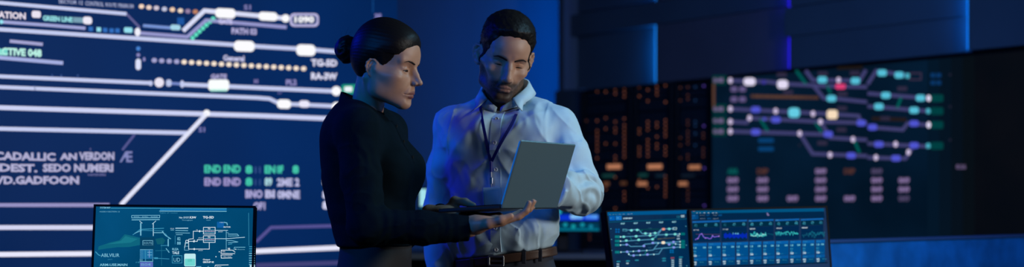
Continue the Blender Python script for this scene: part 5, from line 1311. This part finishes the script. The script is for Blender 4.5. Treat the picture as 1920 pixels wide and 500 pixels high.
for pl in([(900,196),(904,225),(910,255),(915,280),(920,302)],[(972,204),(962,228),(948,252),(934,277),(922,302)]):
    fine=[]
    for i in range(len(pl)-1):
        for k_ in range(4): t=k_/4; fine.append((pl[i][0]*(1-t)+pl[i+1][0]*t,pl[i][1]*(1-t)+pl[i+1][1]*t))
    fine.append(pl[-1]); P=[onshirt(x,y,.005) for x,y in fine]
    for _ in range(3): P=[P[0]]+[(P[i-1]+P[i]*2+P[i+1])/4 for i in range(1,len(P)-1)]+[P[-1]]
    P=[p-unit(S(960,250,4)-np.array([0,0,CZ]))*.002 for p in P]
    ribbon('strap',P,.009,m_lan,lan,mf)
jt=onshirt(921,303,.008); 
MB().tube([jt,jt-np.array([0,0,.03])],[.0045,.004],8).build('sleeve_joint',m_lan,lan)
b=MB(); b.tube([jt-np.array([0,0,.03]),jt-np.array([0,0,.045])],.003,8); b.obox(jt-np.array([0,0,.056]),ml*.0045,mf*.002,np.array([0,0,.010]),bev=.001); b.tube([jt-np.array([0,0,.064]),jt-np.array([0,0,.074])],.0022,8); b.build('metal_clip',m_metal,lan)
bt=jt-np.array([0,0,.076]); bvv=unit(np.array([-.03,-.06,1.])); bl=unit(np.cross(np.array([.18,-1,0]),bvv)); bl=bl if bl[0]>0 else -bl; bn=unit(np.cross(bl,bvv)); bn=bn if bn[1]<0 else -bn; bcn=bt-bvv*.030
m_badge=pbr('badge_plastic',(.30,.50,.70),.2); 
bh=MB().obox(bcn,bl*.0255,bvv*.031,bn*.0016,bev=.0012).build('badge_holder',m_badge,lan)
MB().obox(bcn+bn*.0019-bvv*.003,bl*.021,bvv*.023,bn*.0004).build('badge_card',pbr('badge_card_paper',(.45,.62,.80),.5),lan)
# ================================================================== LAMPS, WORLD, CAMERA
def track(label,locp,aim,sx,sy,col,w,spread=120):
    d=unit(np.asarray(aim,float)-np.asarray(locp,float)); t=thing('ceiling_spotlight',label,'light',tuple(locp),'lamps hung from the ceiling'); l=np.asarray(locp,float)
    a=unit(np.cross(d,[0,0,1.])); b_=np.cross(a,d)
    mb=MB(); mb.obox(l-d*.05,a*(sx/2+.02),b_*(sy/2+.02),d*.04,bev=.01); mb.build('housing',m_dark,t)
    top=l-d*.05; MB().tube([(top[0],top[1],top[2]+.02),(top[0],top[1],3.3)],.012,8).build('rod',m_dark,t)
    return area('lamp',tuple(l+d*.0),tuple(aim),sx,sy,col,w,spread,parent=t)
track('neutral soft light hung from the ceiling to the right of the people',(3.8,2.5,2.1),(.0,4.1,1.35),.8,.6,(252,246,238),35)
track('cool cyan ceiling spotlight above the right of the people',(1.6,4.2,2.9),(.1,4.2,1.3),.5,.4,(150,220,255),10)
track('deep blue ceiling spotlight to the left of the people',(-2.0,1.8,2.6),(-.12,4.2,1.35),.5,.4,(8,132,255),18)
track('added deep blue rim light behind the woman',(-2.3,4.6,2.5),(-.45,3.9,1.45),.5,.3,(8,35,255),11)  # rim lamp added in place of the video wall's blue light
track('added blue light that brightens the low partition',(2.6,4.2,2.9),(1.9,6.0,.9),.5,.4,(0,125,255),3.2,80)  # lamp added only to brighten the blue partition
track('added weak neutral fill light near the camera',(2.2,1.7,2.7),(-.25,3.9,1.5),.4,.4,(255,236,220),3)  # unseen fill lamp added to lift the woman's face
track('added dim cool light that lifts the panels above the wall display',(.6,6.2,3.0),(1.9,8.8,2.4),.5,.4,(80,135,225),12,160)  # extra lamp added because the bulkhead panels were too dark
wd=bpy.data.worlds.new('room_ambience'); bpy.context.scene.world=wd; wd.use_nodes=True
wd.node_tree.nodes['Background'].inputs[0].default_value=(.02,.05,.11,1); wd.node_tree.nodes['Background'].inputs[1].default_value=.3
cam=bpy.data.cameras.new('camera'); co=bpy.data.objects.new('camera',cam); COL.objects.link(co)
co.location=(0,0,CZ); co.rotation_euler=(math.pi/2,0,0); cam.lens=50; cam.sensor_width=36; cam.sensor_fit='HORIZONTAL'; cam.shift_y=(HOR-250)/1920
cam.dof.use_dof=True; cam.dof.focus_distance=4.0; cam.dof.aperture_fstop=.05/.026; cam.clip_start=.05
sc=bpy.context.scene; sc.camera=co
sc.view_settings.view_transform='Standard'; sc.view_settings.look='None'; sc.view_settings.gamma=1; sc.view_settings.exposure=0; sc.view_settings.use_curve_mapping=False
sc.cycles.use_denoising=True; sc.cycles.max_bounces=6; sc.cycles.sample_clamp_indirect=3
for o in list(bpy.data.objects):
    if o.type=='EMPTY' and not o.children: bpy.data.objects.remove(o)
